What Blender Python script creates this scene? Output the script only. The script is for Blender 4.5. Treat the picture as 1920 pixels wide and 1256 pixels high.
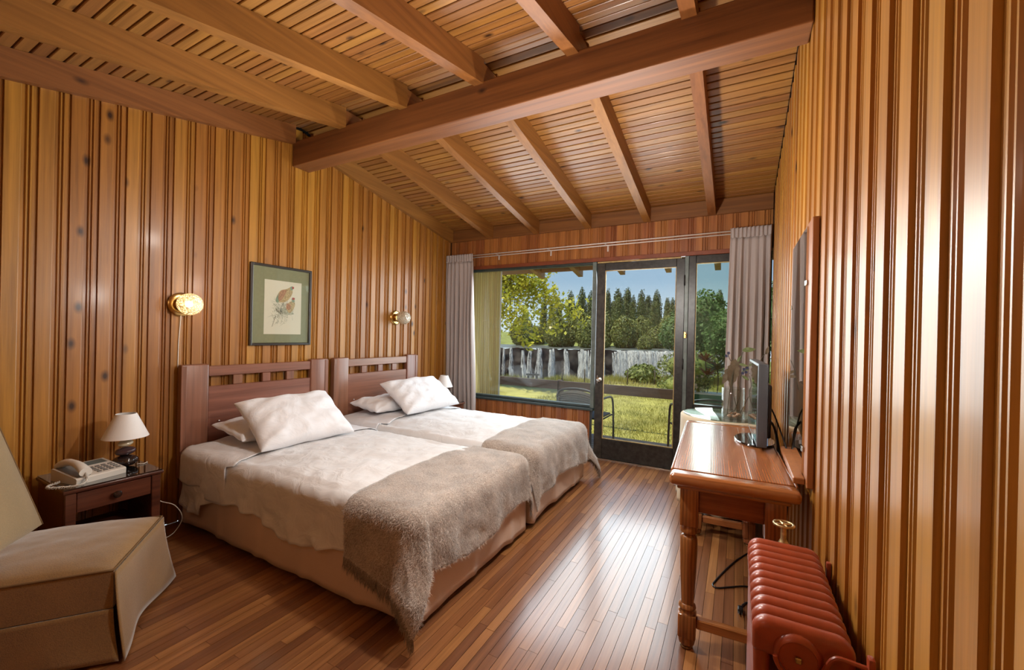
import bpy, bmesh, math, random
import numpy as np
from mathutils import Vector, Matrix, noise
random.seed(7); rng = np.random.default_rng(7)
for o in list(bpy.data.objects): bpy.data.objects.remove(o)
SC = bpy.context.scene
COL = SC.collection
PI = math.pi

# ---------------------------------------------------------------- camera
cam = bpy.data.cameras.new('camera'); cam.sensor_fit = 'HORIZONTAL'; cam.sensor_width = 36.0
cam.lens = 777.3 * 36.0 / 1920.0; cam.clip_start = 0.02; cam.clip_end = 2000
camo = bpy.data.objects.new('camera', cam); COL.objects.link(camo)
_y, _r, _p = math.radians(28.565), math.radians(1.281), math.radians(-0.091)
F = Vector((-math.sin(_y) * math.cos(_p), math.cos(_y) * math.cos(_p), math.sin(_p)))
R0 = Vector((math.cos(_y), math.sin(_y), 0)); U0 = R0.cross(F)
RR = R0 * math.cos(_r) + U0 * math.sin(_r); UU = U0 * math.cos(_r) - R0 * math.sin(_r)
camo.matrix_world = Matrix(((RR.x, UU.x, -F.x, 0), (RR.y, UU.y, -F.y, 0), (RR.z, UU.z, -F.z, 1.3), (0, 0, 0, 1)))
SC.camera = camo

# ---------------------------------------------------------------- light
world = bpy.data.worlds.new('sky'); SC.world = world; world.use_nodes = True
wn, wl = world.node_tree.nodes, world.node_tree.links
bg = wn['Background']
tc = wn.new('ShaderNodeTexCoord'); sep = wn.new('ShaderNodeSeparateXYZ'); wl.new(tc.outputs['Generated'], sep.inputs[0])
ramp = wn.new('ShaderNodeValToRGB'); wl.new(sep.outputs['Z'], ramp.inputs[0])
ramp.color_ramp.elements[0].position = 0.0; ramp.color_ramp.elements[0].color = (0.50, 0.58, 0.62, 1)
ramp.color_ramp.elements[1].position = 0.8; ramp.color_ramp.elements[1].color = (0.10, 0.20, 0.42, 1)
e = ramp.color_ramp.elements.new(0.13); e.color = (0.24, 0.35, 0.47, 1)
wl.new(ramp.outputs[0], bg.inputs[0]); bg.inputs[1].default_value = 1.6

def light(name, kind, loc, energy, color, aim=None, **kw):
    l = bpy.data.lights.new(name, kind); l.energy = energy; l.color = color
    for k, v in kw.items(): setattr(l, k, v)
    o = bpy.data.objects.new(name, l); COL.objects.link(o); o.location = loc
    if aim is not None: o.rotation_euler = (Vector(aim) - Vector(loc)).to_track_quat('-Z', 'Y').to_euler()
    return o
light('sun', 'SUN', (0, 0, 24), 5.2, (1.0, 0.93, 0.78), aim=(7, 7.5, 0), angle=0.01)
light('window_fill_light', 'AREA', (-1.5, 4.47, 1.42), 88, (0.86, 0.94, 1.0), aim=(-1.3, 2.0, 0.7), shape='RECTANGLE', size=2.6, size_y=1.4)  # added area lamp outside the panes, boosts daylight and floor glare
light('photographers_flash', 'POINT', (-0.82, 1.65, 1.60), 55, (1.0, 0.94, 0.87), shadow_soft_size=0.05)
light('fill_over_bed', 'POINT', (-2.06, 1.65, 2.05), 17, (1.0, 0.93, 0.85), shadow_soft_size=0.05)  # added fill lamp, shifts brightness towards the bed and left wall
light('second_flash', 'POINT', (-0.71, 2.55, 1.80), 44, (1.0, 0.94, 0.86), shadow_soft_size=0.05)
light('fill_beside_camera', 'POINT', (-0.90, -0.15, 1.85), 4.5, (1.0, 0.88, 0.74), shadow_soft_size=0.05)  # added weak fill lamp, lifts the near side of the front bed

vs = SC.view_settings; vs.view_transform = 'Standard'; vs.look = 'None'; vs.gamma = 1; vs.exposure = 0.0
vs.use_curve_mapping = False

# ---------------------------------------------------------------- materials
MATS = {}
def new_mat(name):
    m = bpy.data.materials.new(name); m.use_nodes = True; MATS[name] = m
    return m, m.node_tree.nodes, m.node_tree.links, m.node_tree.nodes['Principled BSDF']
def srgb(r, g, b):
    f = lambda c: (c / 255 / 12.92) if c / 255 <= 0.04045 else ((c / 255 + 0.055) / 1.055) ** 2.4
    return (f(r), f(g), f(b), 1)
def coords(n, l, vary=True, kind='Object'):
    tc = n.new('ShaderNodeTexCoord')
    if not vary: return tc.outputs[kind], None
    oi = n.new('ShaderNodeObjectInfo'); cb = n.new('ShaderNodeCombineXYZ')
    for i, k in enumerate((37.0, 91.0, 53.0)):
        mm = n.new('ShaderNodeMath'); mm.operation = 'MULTIPLY'; mm.inputs[1].default_value = k
        l.new(oi.outputs['Random'], mm.inputs[0]); l.new(mm.outputs[0], cb.inputs[i])
    va = n.new('ShaderNodeVectorMath'); va.operation = 'ADD'
    l.new(tc.outputs[kind], va.inputs[0]); l.new(cb.outputs[0], va.inputs[1])
    return va.outputs[0], oi.outputs['Random']
def mapping(n, l, vec, scale):
    mp = n.new('ShaderNodeMapping'); l.new(vec, mp.inputs['Vector']); mp.inputs['Scale'].default_value = scale
    return mp.outputs[0]
def noise_tex(n, l, vec, scale=1.0, detail=4, rough=0.55, dist=0.0):
    t = n.new('ShaderNodeTexNoise'); l.new(vec, t.inputs['Vector'])
    t.inputs['Scale'].default_value = scale; t.inputs['Detail'].default_value = detail
    t.inputs['Roughness'].default_value = rough; t.inputs['Distortion'].default_value = dist
    return t.outputs['Fac']
def ramp_node(n, l, fac, stops):
    r = n.new('ShaderNodeValToRGB'); l.new(fac, r.inputs[0])
    els = r.color_ramp.elements
    els[0].position, els[0].color = stops[0]; els[1].position, els[1].color = stops[-1]
    for p, c in stops[1:-1]: x = els.new(p); x.color = c
    return r.outputs[0]
def mixc(n, l, fac, a, b, mode='MIX'):
    m = n.new('ShaderNodeMix'); m.data_type = 'RGBA'; m.blend_type = mode
    for s, v in ((m.inputs['Factor'], fac), (m.inputs['A'], a), (m.inputs['B'], b)): pass
    fi, ai, bi = m.inputs[0], m.inputs[6], m.inputs[7]
    for s, v in ((fi, fac), (ai, a), (bi, b)):
        if hasattr(v, 'is_linked') or hasattr(v, 'links'): l.new(v, s)
        else: s.default_value = v
    return m.outputs[2]
def bump(n, l, h, strength, dist, b):
    bp = n.new('ShaderNodeBump'); bp.inputs['Strength'].default_value = strength; bp.inputs['Distance'].default_value = dist
    l.new(h, bp.inputs['Height']); l.new(bp.outputs[0], b.inputs['Normal'])
def wood(name, dark, light, axis='Z', fine=26.0, along=0.9, rough=0.38, knots=0.0, var=0.35, coat=0.0, bands=0.0, relief=0.25, spec=0.5, kflat=None):
    m, n, l, b = new_mat(name)
    vec, rnd = coords(n, l)
    s = {'X': (along, fine, fine), 'Y': (fine, along, fine), 'Z': (fine, fine, along)}[axis]
    f1 = noise_tex(n, l, mapping(n, l, vec, s), 1.0, 5, 0.6, 0.7)
    s2 = tuple(v * 3.3 for v in s)
    f2 = noise_tex(n, l, mapping(n, l, vec, s2), 1.0, 3, 0.6, 0.3)
    mm = n.new('ShaderNodeMath'); mm.operation = 'MULTIPLY_ADD'; l.new(f2, mm.inputs[0]); mm.inputs[1].default_value = 0.45; l.new(f1, mm.inputs[2])
    sub = n.new('ShaderNodeMath'); sub.operation = 'SUBTRACT'; l.new(mm.outputs[0], sub.inputs[0]); sub.inputs[1].default_value = 0.22
    fac = sub.outputs[0]
    if bands:
        wv = n.new('ShaderNodeTexWave'); wv.wave_type = 'BANDS'
        wv.bands_direction = {'X': 'Y', 'Y': 'X', 'Z': 'X'}[axis]
        sw = {'X': (0.35, 1, 1), 'Y': (1, 0.35, 1), 'Z': (1, 1, 0.35)}[axis]
        l.new(mapping(n, l, vec, sw), wv.inputs['Vector']); wv.inputs['Scale'].default_value = bands
        wv.inputs['Distortion'].default_value = 3.5; wv.inputs['Detail'].default_value = 2; wv.inputs['Detail Scale'].default_value = 0.6
        mx = n.new('ShaderNodeMath'); mx.operation = 'MULTIPLY_ADD'; l.new(wv.outputs['Fac'], mx.inputs[0]); mx.inputs[1].default_value = 0.24
        l.new(fac, mx.inputs[2]); sb = n.new('ShaderNodeMath'); sb.operation = 'SUBTRACT'; l.new(mx.outputs[0], sb.inputs[0]); sb.inputs[1].default_value = 0.12
        fac = sb.outputs[0]
    mid = tuple((dark[i] + light[i]) / 2 for i in range(3)) + (1,)
    col = ramp_node(n, l, fac, [(0.25, dark), (0.5, mid), (0.78, light)])
    if knots:
        vo = n.new('ShaderNodeTexVoronoi'); vo.inputs['Scale'].default_value = 1.0
        ks = {'X': [5.5, 10, 10], 'Y': [10, 5.5, 10], 'Z': [10, 10, 5.5]}[axis]
        if kflat is not None: ks[kflat] = 0.05
        l.new(mapping(n, l, vec, ks), vo.inputs['Vector'])
        kd = ramp_node(n, l, vo.outputs['Distance'], [(0.07, (1, 1, 1, 1)), (0.13, (0.6, 0.6, 0.6, 1)), (0.24, (0, 0, 0, 1))])
        sc = n.new('ShaderNodeSeparateColor'); l.new(vo.outputs['Color'], sc.inputs[0])
        lt = n.new('ShaderNodeMath'); lt.operation = 'LESS_THAN'; l.new(sc.outputs[0], lt.inputs[0]); lt.inputs[1].default_value = knots
        mk = n.new('ShaderNodeMath'); mk.operation = 'MULTIPLY'; l.new(kd, mk.inputs[0]); l.new(lt.outputs[0], mk.inputs[1])
        mk2 = n.new('ShaderNodeMath'); mk2.operation = 'MULTIPLY'; l.new(mk.outputs[0], mk2.inputs[0]); mk2.inputs[1].default_value = 0.96
        col = mixc(n, l, mk2.outputs[0], col, (dark[0] * 0.14, dark[1] * 0.10, dark[2] * 0.12, 1))
    if var:
        hs = n.new('ShaderNodeHueSaturation'); l.new(col, hs.inputs['Color'])
        ma = n.new('ShaderNodeMath'); ma.operation = 'MULTIPLY_ADD'; l.new(rnd, ma.inputs[0]); ma.inputs[1].default_value = var; ma.inputs[2].default_value = 1 - var * 0.5
        l.new(ma.outputs[0], hs.inputs['Value'])
        mh = n.new('ShaderNodeMath'); mh.operation = 'MULTIPLY_ADD'; l.new(rnd, mh.inputs[0]); mh.inputs[1].default_value = 0.014; mh.inputs[2].default_value = 0.495
        l.new(mh.outputs[0], hs.inputs['Hue']); col = hs.outputs[0]
    l.new(col, b.inputs['Base Color']); b.inputs['Roughness'].default_value = rough
    b.inputs['Coat Weight'].default_value = coat; b.inputs['Coat Roughness'].default_value = 0.16
    b.inputs['Specular IOR Level'].default_value = spec
    bump(n, l, fac, relief, 0.0025, b)
    return m
def plain(name, color, rough=0.5, metal=0.0, nscale=0.0, ncontrast=0.2, brel=0.0, sheen=0.0, coat=0.0, trans=0.0, vary=False, spec=0.5):
    m, n, l, b = new_mat(name)
    vec, rnd = coords(n, l, vary)
    c = color
    if nscale:
        f = noise_tex(n, l, vec, nscale, 5, 0.6)
        lo = tuple(max(0, v * (1 - ncontrast)) for v in color[:3]) + (1,); hi = tuple(min(1, v * (1 + ncontrast)) for v in color[:3]) + (1,)
        c = ramp_node(n, l, f, [(0.3, lo), (0.7, hi)])
        l.new(c, b.inputs['Base Color'])
        if brel: bump(n, l, f, brel, 0.004, b)
    else: b.inputs['Base Color'].default_value = color
    b.inputs['Roughness'].default_value = rough; b.inputs['Metallic'].default_value = metal
    b.inputs['Sheen Weight'].default_value = sheen; b.inputs['Coat Weight'].default_value = coat
    b.inputs['Transmission Weight'].default_value = trans; b.inputs['Specular IOR Level'].default_value = spec
    return m
def fabric(name, color, scale=400, contrast=0.25, brel=0.3, rough=0.9, sheen=0.2, big=6.0, crease=0.0):
    m, n, l, b = new_mat(name)
    vec, _ = coords(n, l, False)
    f = noise_tex(n, l, vec, scale, 3, 0.6); g = noise_tex(n, l, vec, big, 3, 0.5)
    ad = n.new('ShaderNodeMath'); ad.operation = 'MULTIPLY_ADD'; l.new(g, ad.inputs[0]); ad.inputs[1].default_value = 0.5; l.new(f, ad.inputs[2])
    lo = tuple(v * (1 - contrast) for v in color[:3]) + (1,); hi = tuple(min(1, v * (1 + contrast)) for v in color[:3]) + (1,)
    l.new(ramp_node(n, l, ad.outputs[0], [(0.5, lo), (1.0, hi)]), b.inputs['Base Color'])
    b.inputs['Roughness'].default_value = rough; b.inputs['Sheen Weight'].default_value = sheen
    bump(n, l, f, brel, 0.002, b)
    if crease:
        c1 = noise_tex(n, l, vec, 7, 3, 0.5, 1.8); bp = n.new('ShaderNodeBump'); bp.inputs['Strength'].default_value = crease; bp.inputs['Distance'].default_value = 0.03
        l.new(c1, bp.inputs['Height']); fine_b = b.inputs['Normal'].links[0].from_node; l.new(bp.outputs[0], fine_b.inputs['Normal'])
    return m
def pane_mat(name, tint=(1, 1, 1, 1), rough=0.0):
    m = bpy.data.materials.new(name); m.use_nodes = True; MATS[name] = m
    n, l = m.node_tree.nodes, m.node_tree.links
    n.remove(n['Principled BSDF']); out = n['Material Output']
    t = n.new('ShaderNodeBsdfTransparent'); t.inputs[0].default_value = tint
    g = n.new('ShaderNodeBsdfGlossy'); g.inputs['Roughness'].default_value = rough
    lw = n.new('ShaderNodeLayerWeight'); lw.inputs['Blend'].default_value = 0.5
    pw = n.new('ShaderNodeMath'); pw.operation = 'POWER'; l.new(lw.outputs['Facing'], pw.inputs[0]); pw.inputs[1].default_value = 4.0
    fr = n.new('ShaderNodeMath'); fr.operation = 'MULTIPLY_ADD'; l.new(pw.outputs[0], fr.inputs[0]); fr.inputs[1].default_value = 0.75; fr.inputs[2].default_value = 0.04
    mx = n.new('ShaderNodeMixShader'); l.new(fr.outputs[0], mx.inputs[0]); l.new(t.outputs[0], mx.inputs[1]); l.new(g.outputs[0], mx.inputs[2])
    l.new(mx.outputs[0], out.inputs[0])
    return m
def leafy(name, c1, c2, scale=1.5, transl=0.35, rough=0.6):
    m, n, l, b = new_mat(name)
    vec, rnd = coords(n, l, True)
    f = noise_tex(n, l, vec, scale, 4, 0.7)
    col = ramp_node(n, l, f, [(0.32, c1), (0.68, c2)])
    l.new(col, b.inputs['Base Color']); b.inputs['Roughness'].default_value = rough
    tr = n.new('ShaderNodeBsdfTranslucent'); l.new(col, tr.inputs[0])
    mx = n.new('ShaderNodeMixShader'); mx.inputs[0].default_value = transl
    l.new(b.outputs[0], mx.inputs[1]); l.new(tr.outputs[0], mx.inputs[2]); l.new(mx.outputs[0], n['Material Output'].inputs[0])
    return m
def emit(name, color, strength):
    m, n, l, b = new_mat(name)
    b.inputs['Base Color'].default_value = color; b.inputs['Emission Color'].default_value = color; b.inputs['Emission Strength'].default_value = strength
    return m

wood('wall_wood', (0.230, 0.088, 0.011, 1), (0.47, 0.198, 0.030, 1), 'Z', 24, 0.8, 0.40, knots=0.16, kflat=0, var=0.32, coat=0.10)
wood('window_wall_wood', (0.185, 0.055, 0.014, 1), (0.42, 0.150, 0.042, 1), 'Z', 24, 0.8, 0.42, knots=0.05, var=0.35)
wood('ceiling_wood', (0.180, 0.068, 0.012, 1), (0.37, 0.155, 0.034, 1), 'X', 24, 0.8, 0.42, knots=0.22, kflat=2, var=0.30, coat=0.1)
wood('beam_wood', (0.160, 0.055, 0.010, 1), (0.31, 0.118, 0.026, 1), 'Y', 20, 0.6, 0.5, knots=0.08, kflat=0, var=0.18)
wood('ridge_wood', (0.100, 0.030, 0.008, 1), (0.235, 0.080, 0.021, 1), 'X', 20, 0.6, 0.5, knots=0.08, kflat=1, var=0.1)
wood('floor_wood', (0.145, 0.050, 0.016, 1), (0.31, 0.125, 0.046, 1), 'Y', 30, 1.1, 0.30, knots=0.0, var=0.75, coat=0.6, relief=0.08)
wood('headboard_wood', (0.150, 0.056, 0.032, 1), (0.29, 0.118, 0.070, 1), 'Y', 22, 0.9, 0.35, var=0.12, coat=0.2)
wood('headboard_post_wood', (0.150, 0.056, 0.032, 1), (0.29, 0.118, 0.070, 1), 'Z', 22, 0.9, 0.35, var=0.12, coat=0.2)
wood('nightstand_wood', (0.050, 0.014, 0.008, 1), (0.135, 0.042, 0.020, 1), 'Y', 22, 0.9, 0.3, var=0.1, coat=0.4)
wood('desk_wood', (0.190, 0.054, 0.014, 1), (0.39, 0.135, 0.042, 1), 'Y', 26, 0.7, 0.26, var=0.12, coat=0.5, bands=34, relief=0.10)
wood('desk_end_wood', (0.190, 0.054, 0.014, 1), (0.39, 0.135, 0.042, 1), 'X', 26, 0.7, 0.26, var=0.12, coat=0.5, bands=34, relief=0.10)
wood('desk_leg_wood', (0.140, 0.038, 0.010, 1), (0.40, 0.140, 0.044, 1), 'Z', 26, 0.7, 0.28, var=0.1, coat=0.4, bands=24)
wood('mirror_board_wood', (0.21, 0.072, 0.018, 1), (0.36, 0.135, 0.036, 1), 'Z', 24, 0.9, 0.4, var=0.05)
wood('cladding_wood', (0.40, 0.29, 0.10, 1), (0.62, 0.48, 0.20, 1), 'Z', 20, 0.8, 0.6, var=0.12)
wood('eave_wood', (0.20, 0.10, 0.04, 1), (0.40, 0.22, 0.09, 1), 'X', 20, 0.8, 0.6, var=0.2)
wood('deck_wood', (0.20, 0.15, 0.10, 1), (0.42, 0.34, 0.25, 1), 'X', 20, 0.8, 0.7, var=0.25)
wood('fence_wood', (0.028, 0.014, 0.009, 1), (0.070, 0.038, 0.024, 1), 'X', 20, 0.8, 0.55, var=0.15)
plain('dark_gap', (0.018, 0.008, 0.003, 1), 0.9)
plain('subfloor', (0.02, 0.009, 0.004, 1), 0.9)
plain('red_trim', srgb(120, 60, 34), 0.5, nscale=14, ncontrast=0.2)
plain('door_black', (0.020, 0.019, 0.018, 1), 0.35, nscale=26, ncontrast=0.7)
plain('door_worn', (0.028, 0.023, 0.018, 1), 0.45, nscale=18, ncontrast=0.9)
plain('frame_green', (0.030, 0.046, 0.046, 1), 0.35, nscale=12, ncontrast=0.25)
plain('frame_grey', (0.115, 0.150, 0.145, 1), 0.4, nscale=14, ncontrast=0.3)
plain('putty', (0.42, 0.30, 0.12, 1), 0.6, nscale=30, ncontrast=0.3)
plain('white_metal', (0.62, 0.56, 0.52, 1), 0.35)
plain('steel', (0.55, 0.53, 0.50, 1), 0.25, 1.0)
plain('brass', (0.62, 0.40, 0.14, 1), 0.22, 1.0, nscale=20, ncontrast=0.25)
plain('old_brass', (0.50, 0.38, 0.20, 1), 0.38, 1.0, nscale=60, ncontrast=0.5)
plain('white_plastic', (0.66, 0.62, 0.55, 1), 0.35)
plain('grey_plastic', (0.16, 0.145, 0.13, 1), 0.4)
plain('black_plastic', (0.008, 0.008, 0.009, 1), 0.3)
plain('tv_grey', (0.052, 0.055, 0.062, 1), 0.42)
plain('tv_screen', (0.012, 0.014, 0.014, 1), 0.06, coat=1.0)
plain('glossy_black', (0.008, 0.008, 0.008, 1), 0.05, coat=1.0)
plain('dark_stone', (0.020, 0.011, 0.010, 1), 0.12, coat=0.6)
plain('plum_stone', (0.060, 0.030, 0.036, 1), 0.14, coat=0.6)
plain('cream_stone', (0.62, 0.54, 0.38, 1), 0.18, coat=0.5)
fabric('lamp_shade', (0.80, 0.78, 0.76, 1), 500, 0.06, 0.1, 0.8)
plain('knob_dark', (0.020, 0.009, 0.006, 1), 0.25, coat=0.5)
fabric('linen_white', (0.70, 0.70, 0.72, 1), 700, 0.05, 0.15, 0.85, 0.15, 3, 0.25)
fabric('pillow_white', (0.77, 0.78, 0.81, 1), 700, 0.04, 0.12, 0.85, 0.15, 3, 0.22)
fabric('duvet_white', (0.66, 0.65, 0.65, 1), 600, 0.06, 0.2, 0.85, 0.15, 3, 0.28)
fabric('skirt_peach', (0.62, 0.46, 0.355, 1), 500, 0.08, 0.2, 0.85, 0.1, 4)
fabric('mohair', (0.30, 0.245, 0.205, 1), 150, 0.5, 0.9, 0.95, 0.5, 9)
fabric('mohair_pile', (0.54, 0.475, 0.42, 1), 170, 0.35, 0.2, 0.95, 0.5, 9)
fabric('chair_fabric', (0.24, 0.128, 0.034, 1), 260, 0.26, 0.5, 0.9, 0.55, 7)
fabric('chair_back_fabric', (0.29, 0.20, 0.092, 1), 260, 0.16, 0.4, 0.9, 0.5, 7)
fabric('fringe_wool', (0.20, 0.155, 0.12, 1), 170, 0.4, 0.2, 0.95, 0.3, 9)
plain('chair_piping', (0.15, 0.080, 0.026, 1), 0.85)
fabric('curtain_cloth', (0.40, 0.35, 0.335, 1), 500, 0.08, 0.2, 0.85, 0.3, 4)
fabric('table_cloth', (0.58, 0.50, 0.36, 1), 400, 0.1, 0.2, 0.9, 0.1, 6)
plain('radiator_red', (0.27, 0.044, 0.014, 1), 0.34, nscale=9, ncontrast=0.28, coat=0.15)
plain('mirror_glass', (0.82, 0.84, 0.84, 1), 0.02, 1.0)
plain('picture_frame', (0.022, 0.016, 0.011, 1), 0.3, coat=0.3)
plain('picture_mat', (0.235, 0.235, 0.140, 1), 0.8, nscale=60, ncontrast=0.06)
plain('paper', (0.66, 0.61, 0.51, 1), 0.8)
plain('bird_tan', (0.43, 0.32, 0.17, 1), 0.8, nscale=90, ncontrast=0.5)
plain('bird_rust', (0.38, 0.20, 0.12, 1), 0.8, nscale=90, ncontrast=0.5)
plain('bird_green', (0.22, 0.28, 0.20, 1), 0.8, nscale=80, ncontrast=0.3)
plain('bird_red', (0.34, 0.06, 0.05, 1), 0.8)
plain('sketch_grey', (0.37, 0.37, 0.29, 1), 0.8, nscale=70, ncontrast=0.35)
plain('sketch_dark', (0.12, 0.105, 0.075, 1), 0.8)
pane_mat('window_glass', (0.97, 0.985, 0.97, 1))
pane_mat('side_glass', (0.80, 0.86, 0.80, 1))
pane_mat('picture_glass', (0.97, 0.98, 0.96, 1), 0.03)
pane_mat('table_glass', (0.82, 0.88, 0.86, 1), 0.01)
pane_mat('vase_glass', (0.90, 0.93, 0.92, 1), 0.01)
emit('lamp_filament', (1.0, 0.80, 0.48, 1), 55)
plain('globe_bulb_off', (0.7, 0.68, 0.62, 1), 0.3)
def globe_mat(name, em):
    m, n, l, b = new_mat(name)
    vec, _ = coords(n, l, False)
    vo = n.new('ShaderNodeTexVoronoi'); vo.inputs['Scale'].default_value = 95; l.new(vec, vo.inputs['Vector'])
    g = n.new('ShaderNodeBsdfGlossy'); g.inputs['Roughness'].default_value = 0.12; g.inputs[0].default_value = (0.9, 0.85, 0.75, 1)
    t = n.new('ShaderNodeBsdfTransparent'); t.inputs[0].default_value = (0.93, 0.90, 0.80, 1)
    bp = n.new('ShaderNodeBump'); bp.inputs['Strength'].default_value = 1.0; bp.inputs['Distance'].default_value = 0.006
    l.new(vo.outputs['Distance'], bp.inputs['Height']); l.new(bp.outputs[0], g.inputs['Normal'])
    b.inputs['Base Color'].default_value = (0.74, 0.68, 0.55, 1); b.inputs['Roughness'].default_value = 0.2
    l.new(bp.outputs[0], b.inputs['Normal'])
    b.inputs['Transmission Weight'].default_value = 0.0
    m1 = n.new('ShaderNodeMixShader'); m1.inputs[0].default_value = 0.35; l.new(b.outputs[0], m1.inputs[1]); l.new(g.outputs[0], m1.inputs[2])
    m2 = n.new('ShaderNodeMixShader')
    fa = ramp_node(n, l, vo.outputs['Distance'], [(0.15, (0.75, 0.75, 0.75, 1)), (0.6, (0.2, 0.2, 0.2, 1))])
    l.new(fa, m2.inputs[0]); l.new(m1.outputs[0], m2.inputs[1]); l.new(t.outputs[0], m2.inputs[2])
    l.new(m2.outputs[0], n['Material Output'].inputs[0])
globe_mat('crackle_glass', 0)
plain('pebble', (0.45, 0.27, 0.18, 1), 0.5, vary=True, nscale=30, ncontrast=0.4)
plain('stem_dark', (0.050, 0.044, 0.022, 1), 0.7)
leafy('leaf_dry', (0.085, 0.062, 0.035, 1), (0.16, 0.12, 0.075, 1), 30, 0.2)
leafy('leaf_green', (0.07, 0.10, 0.035, 1), (0.19, 0.22, 0.10, 1), 30, 0.25)
plain('flower_blue', (0.035, 0.040, 0.085, 1), 0.7)
leafy('maple_leaf', (0.32, 0.38, 0.035, 1), (0.78, 0.68, 0.075, 1), 2.2, 0.45)
leafy('poplar_leaf', (0.055, 0.080, 0.024, 1), (0.19, 0.22, 0.060, 1), 0.5, 0.15)
leafy('willow_leaf', (0.080, 0.105, 0.025, 1), (0.33, 0.34, 0.080, 1), 0.6, 0.2)
leafy('bush_leaf', (0.08, 0.12, 0.025, 1), (0.34, 0.37, 0.08, 1), 1.2, 0.25)
leafy('hedge_leaf', (0.06, 0.12, 0.03, 1), (0.20, 0.30, 0.08, 1), 1.5, 0.25)
leafy('grass_blade', (0.22, 0.24, 0.045, 1), (0.58, 0.50, 0.13, 1), 0.9, 0.3)
leafy('orange_leaf', (0.22, 0.055, 0.018, 1), (0.52, 0.20, 0.06, 1), 9, 0.2)
leafy('flower_cream', (0.50, 0.42, 0.22, 1), (0.75, 0.55, 0.45, 1), 20, 0.2)
plain('bark', (0.075, 0.058, 0.040, 1), 0.9, nscale=12, ncontrast=0.5)
plain('lawn', (0.36, 0.33, 0.075, 1), 0.9, nscale=1.6, ncontrast=0.4, brel=0.4)
plain('hill_grass', (0.24, 0.27, 0.065, 1), 0.9, nscale=0.5, ncontrast=0.4)
plain('gorge_rock', (0.040, 0.034, 0.028, 1), 0.85, nscale=0.35, ncontrast=0.7, brel=0.8)
plain('river_water', (0.14, 0.15, 0.13, 1), 0.3, nscale=0.2, ncontrast=0.3)
plain('green_paint', (0.012, 0.13, 0.068, 1), 0.35, nscale=20, ncontrast=0.15)
plain('gold_paint', (0.42, 0.40, 0.14, 1), 0.5)
plain('wicker', (0.055, 0.045, 0.028, 1), 0.6, nscale=90, ncontrast=0.6)
plain('tube_dark', (0.022, 0.024, 0.022, 1), 0.35)
plain('white_paint', (0.70, 0.68, 0.64, 1), 0.5)
plain('bench_stone', (0.10, 0.095, 0.08, 1), 0.9, nscale=10, ncontrast=0.3)
plain('rubber', (0.012, 0.012, 0.013, 1), 0.5)
plain('roof_sheet', (0.06, 0.04, 0.03, 1), 0.8)
def water_mat():
    m, n, l, b = new_mat('falling_water')
    vec, _ = coords(n, l, True)
    f = noise_tex(n, l, mapping(n, l, vec, (1.9, 1.9, 0.22)), 1.0, 6, 0.7, 0.8)
    b.inputs['Base Color'].default_value = (1.0, 0.97, 0.88, 1); b.inputs['Roughness'].default_value = 0.7
    t = n.new('ShaderNodeBsdfTransparent')
    fa = ramp_node(n, l, f, [(0.36, (0, 0, 0, 1)), (0.56, (1, 1, 1, 1))])
    tl = n.new('ShaderNodeBsdfTranslucent'); tl.inputs[0].default_value = (0.95, 0.93, 0.88, 1)
    m0 = n.new('ShaderNodeMixShader'); m0.inputs[0].default_value = 0.5; l.new(b.outputs[0], m0.inputs[1]); l.new(tl.outputs[0], m0.inputs[2])
    mx = n.new('ShaderNodeMixShader'); l.new(fa, mx.inputs[0]); l.new(t.outputs[0], mx.inputs[1]); l.new(m0.outputs[0], mx.inputs[2])
    l.new(mx.outputs[0], n['Material Output'].inputs[0])
water_mat()

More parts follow.
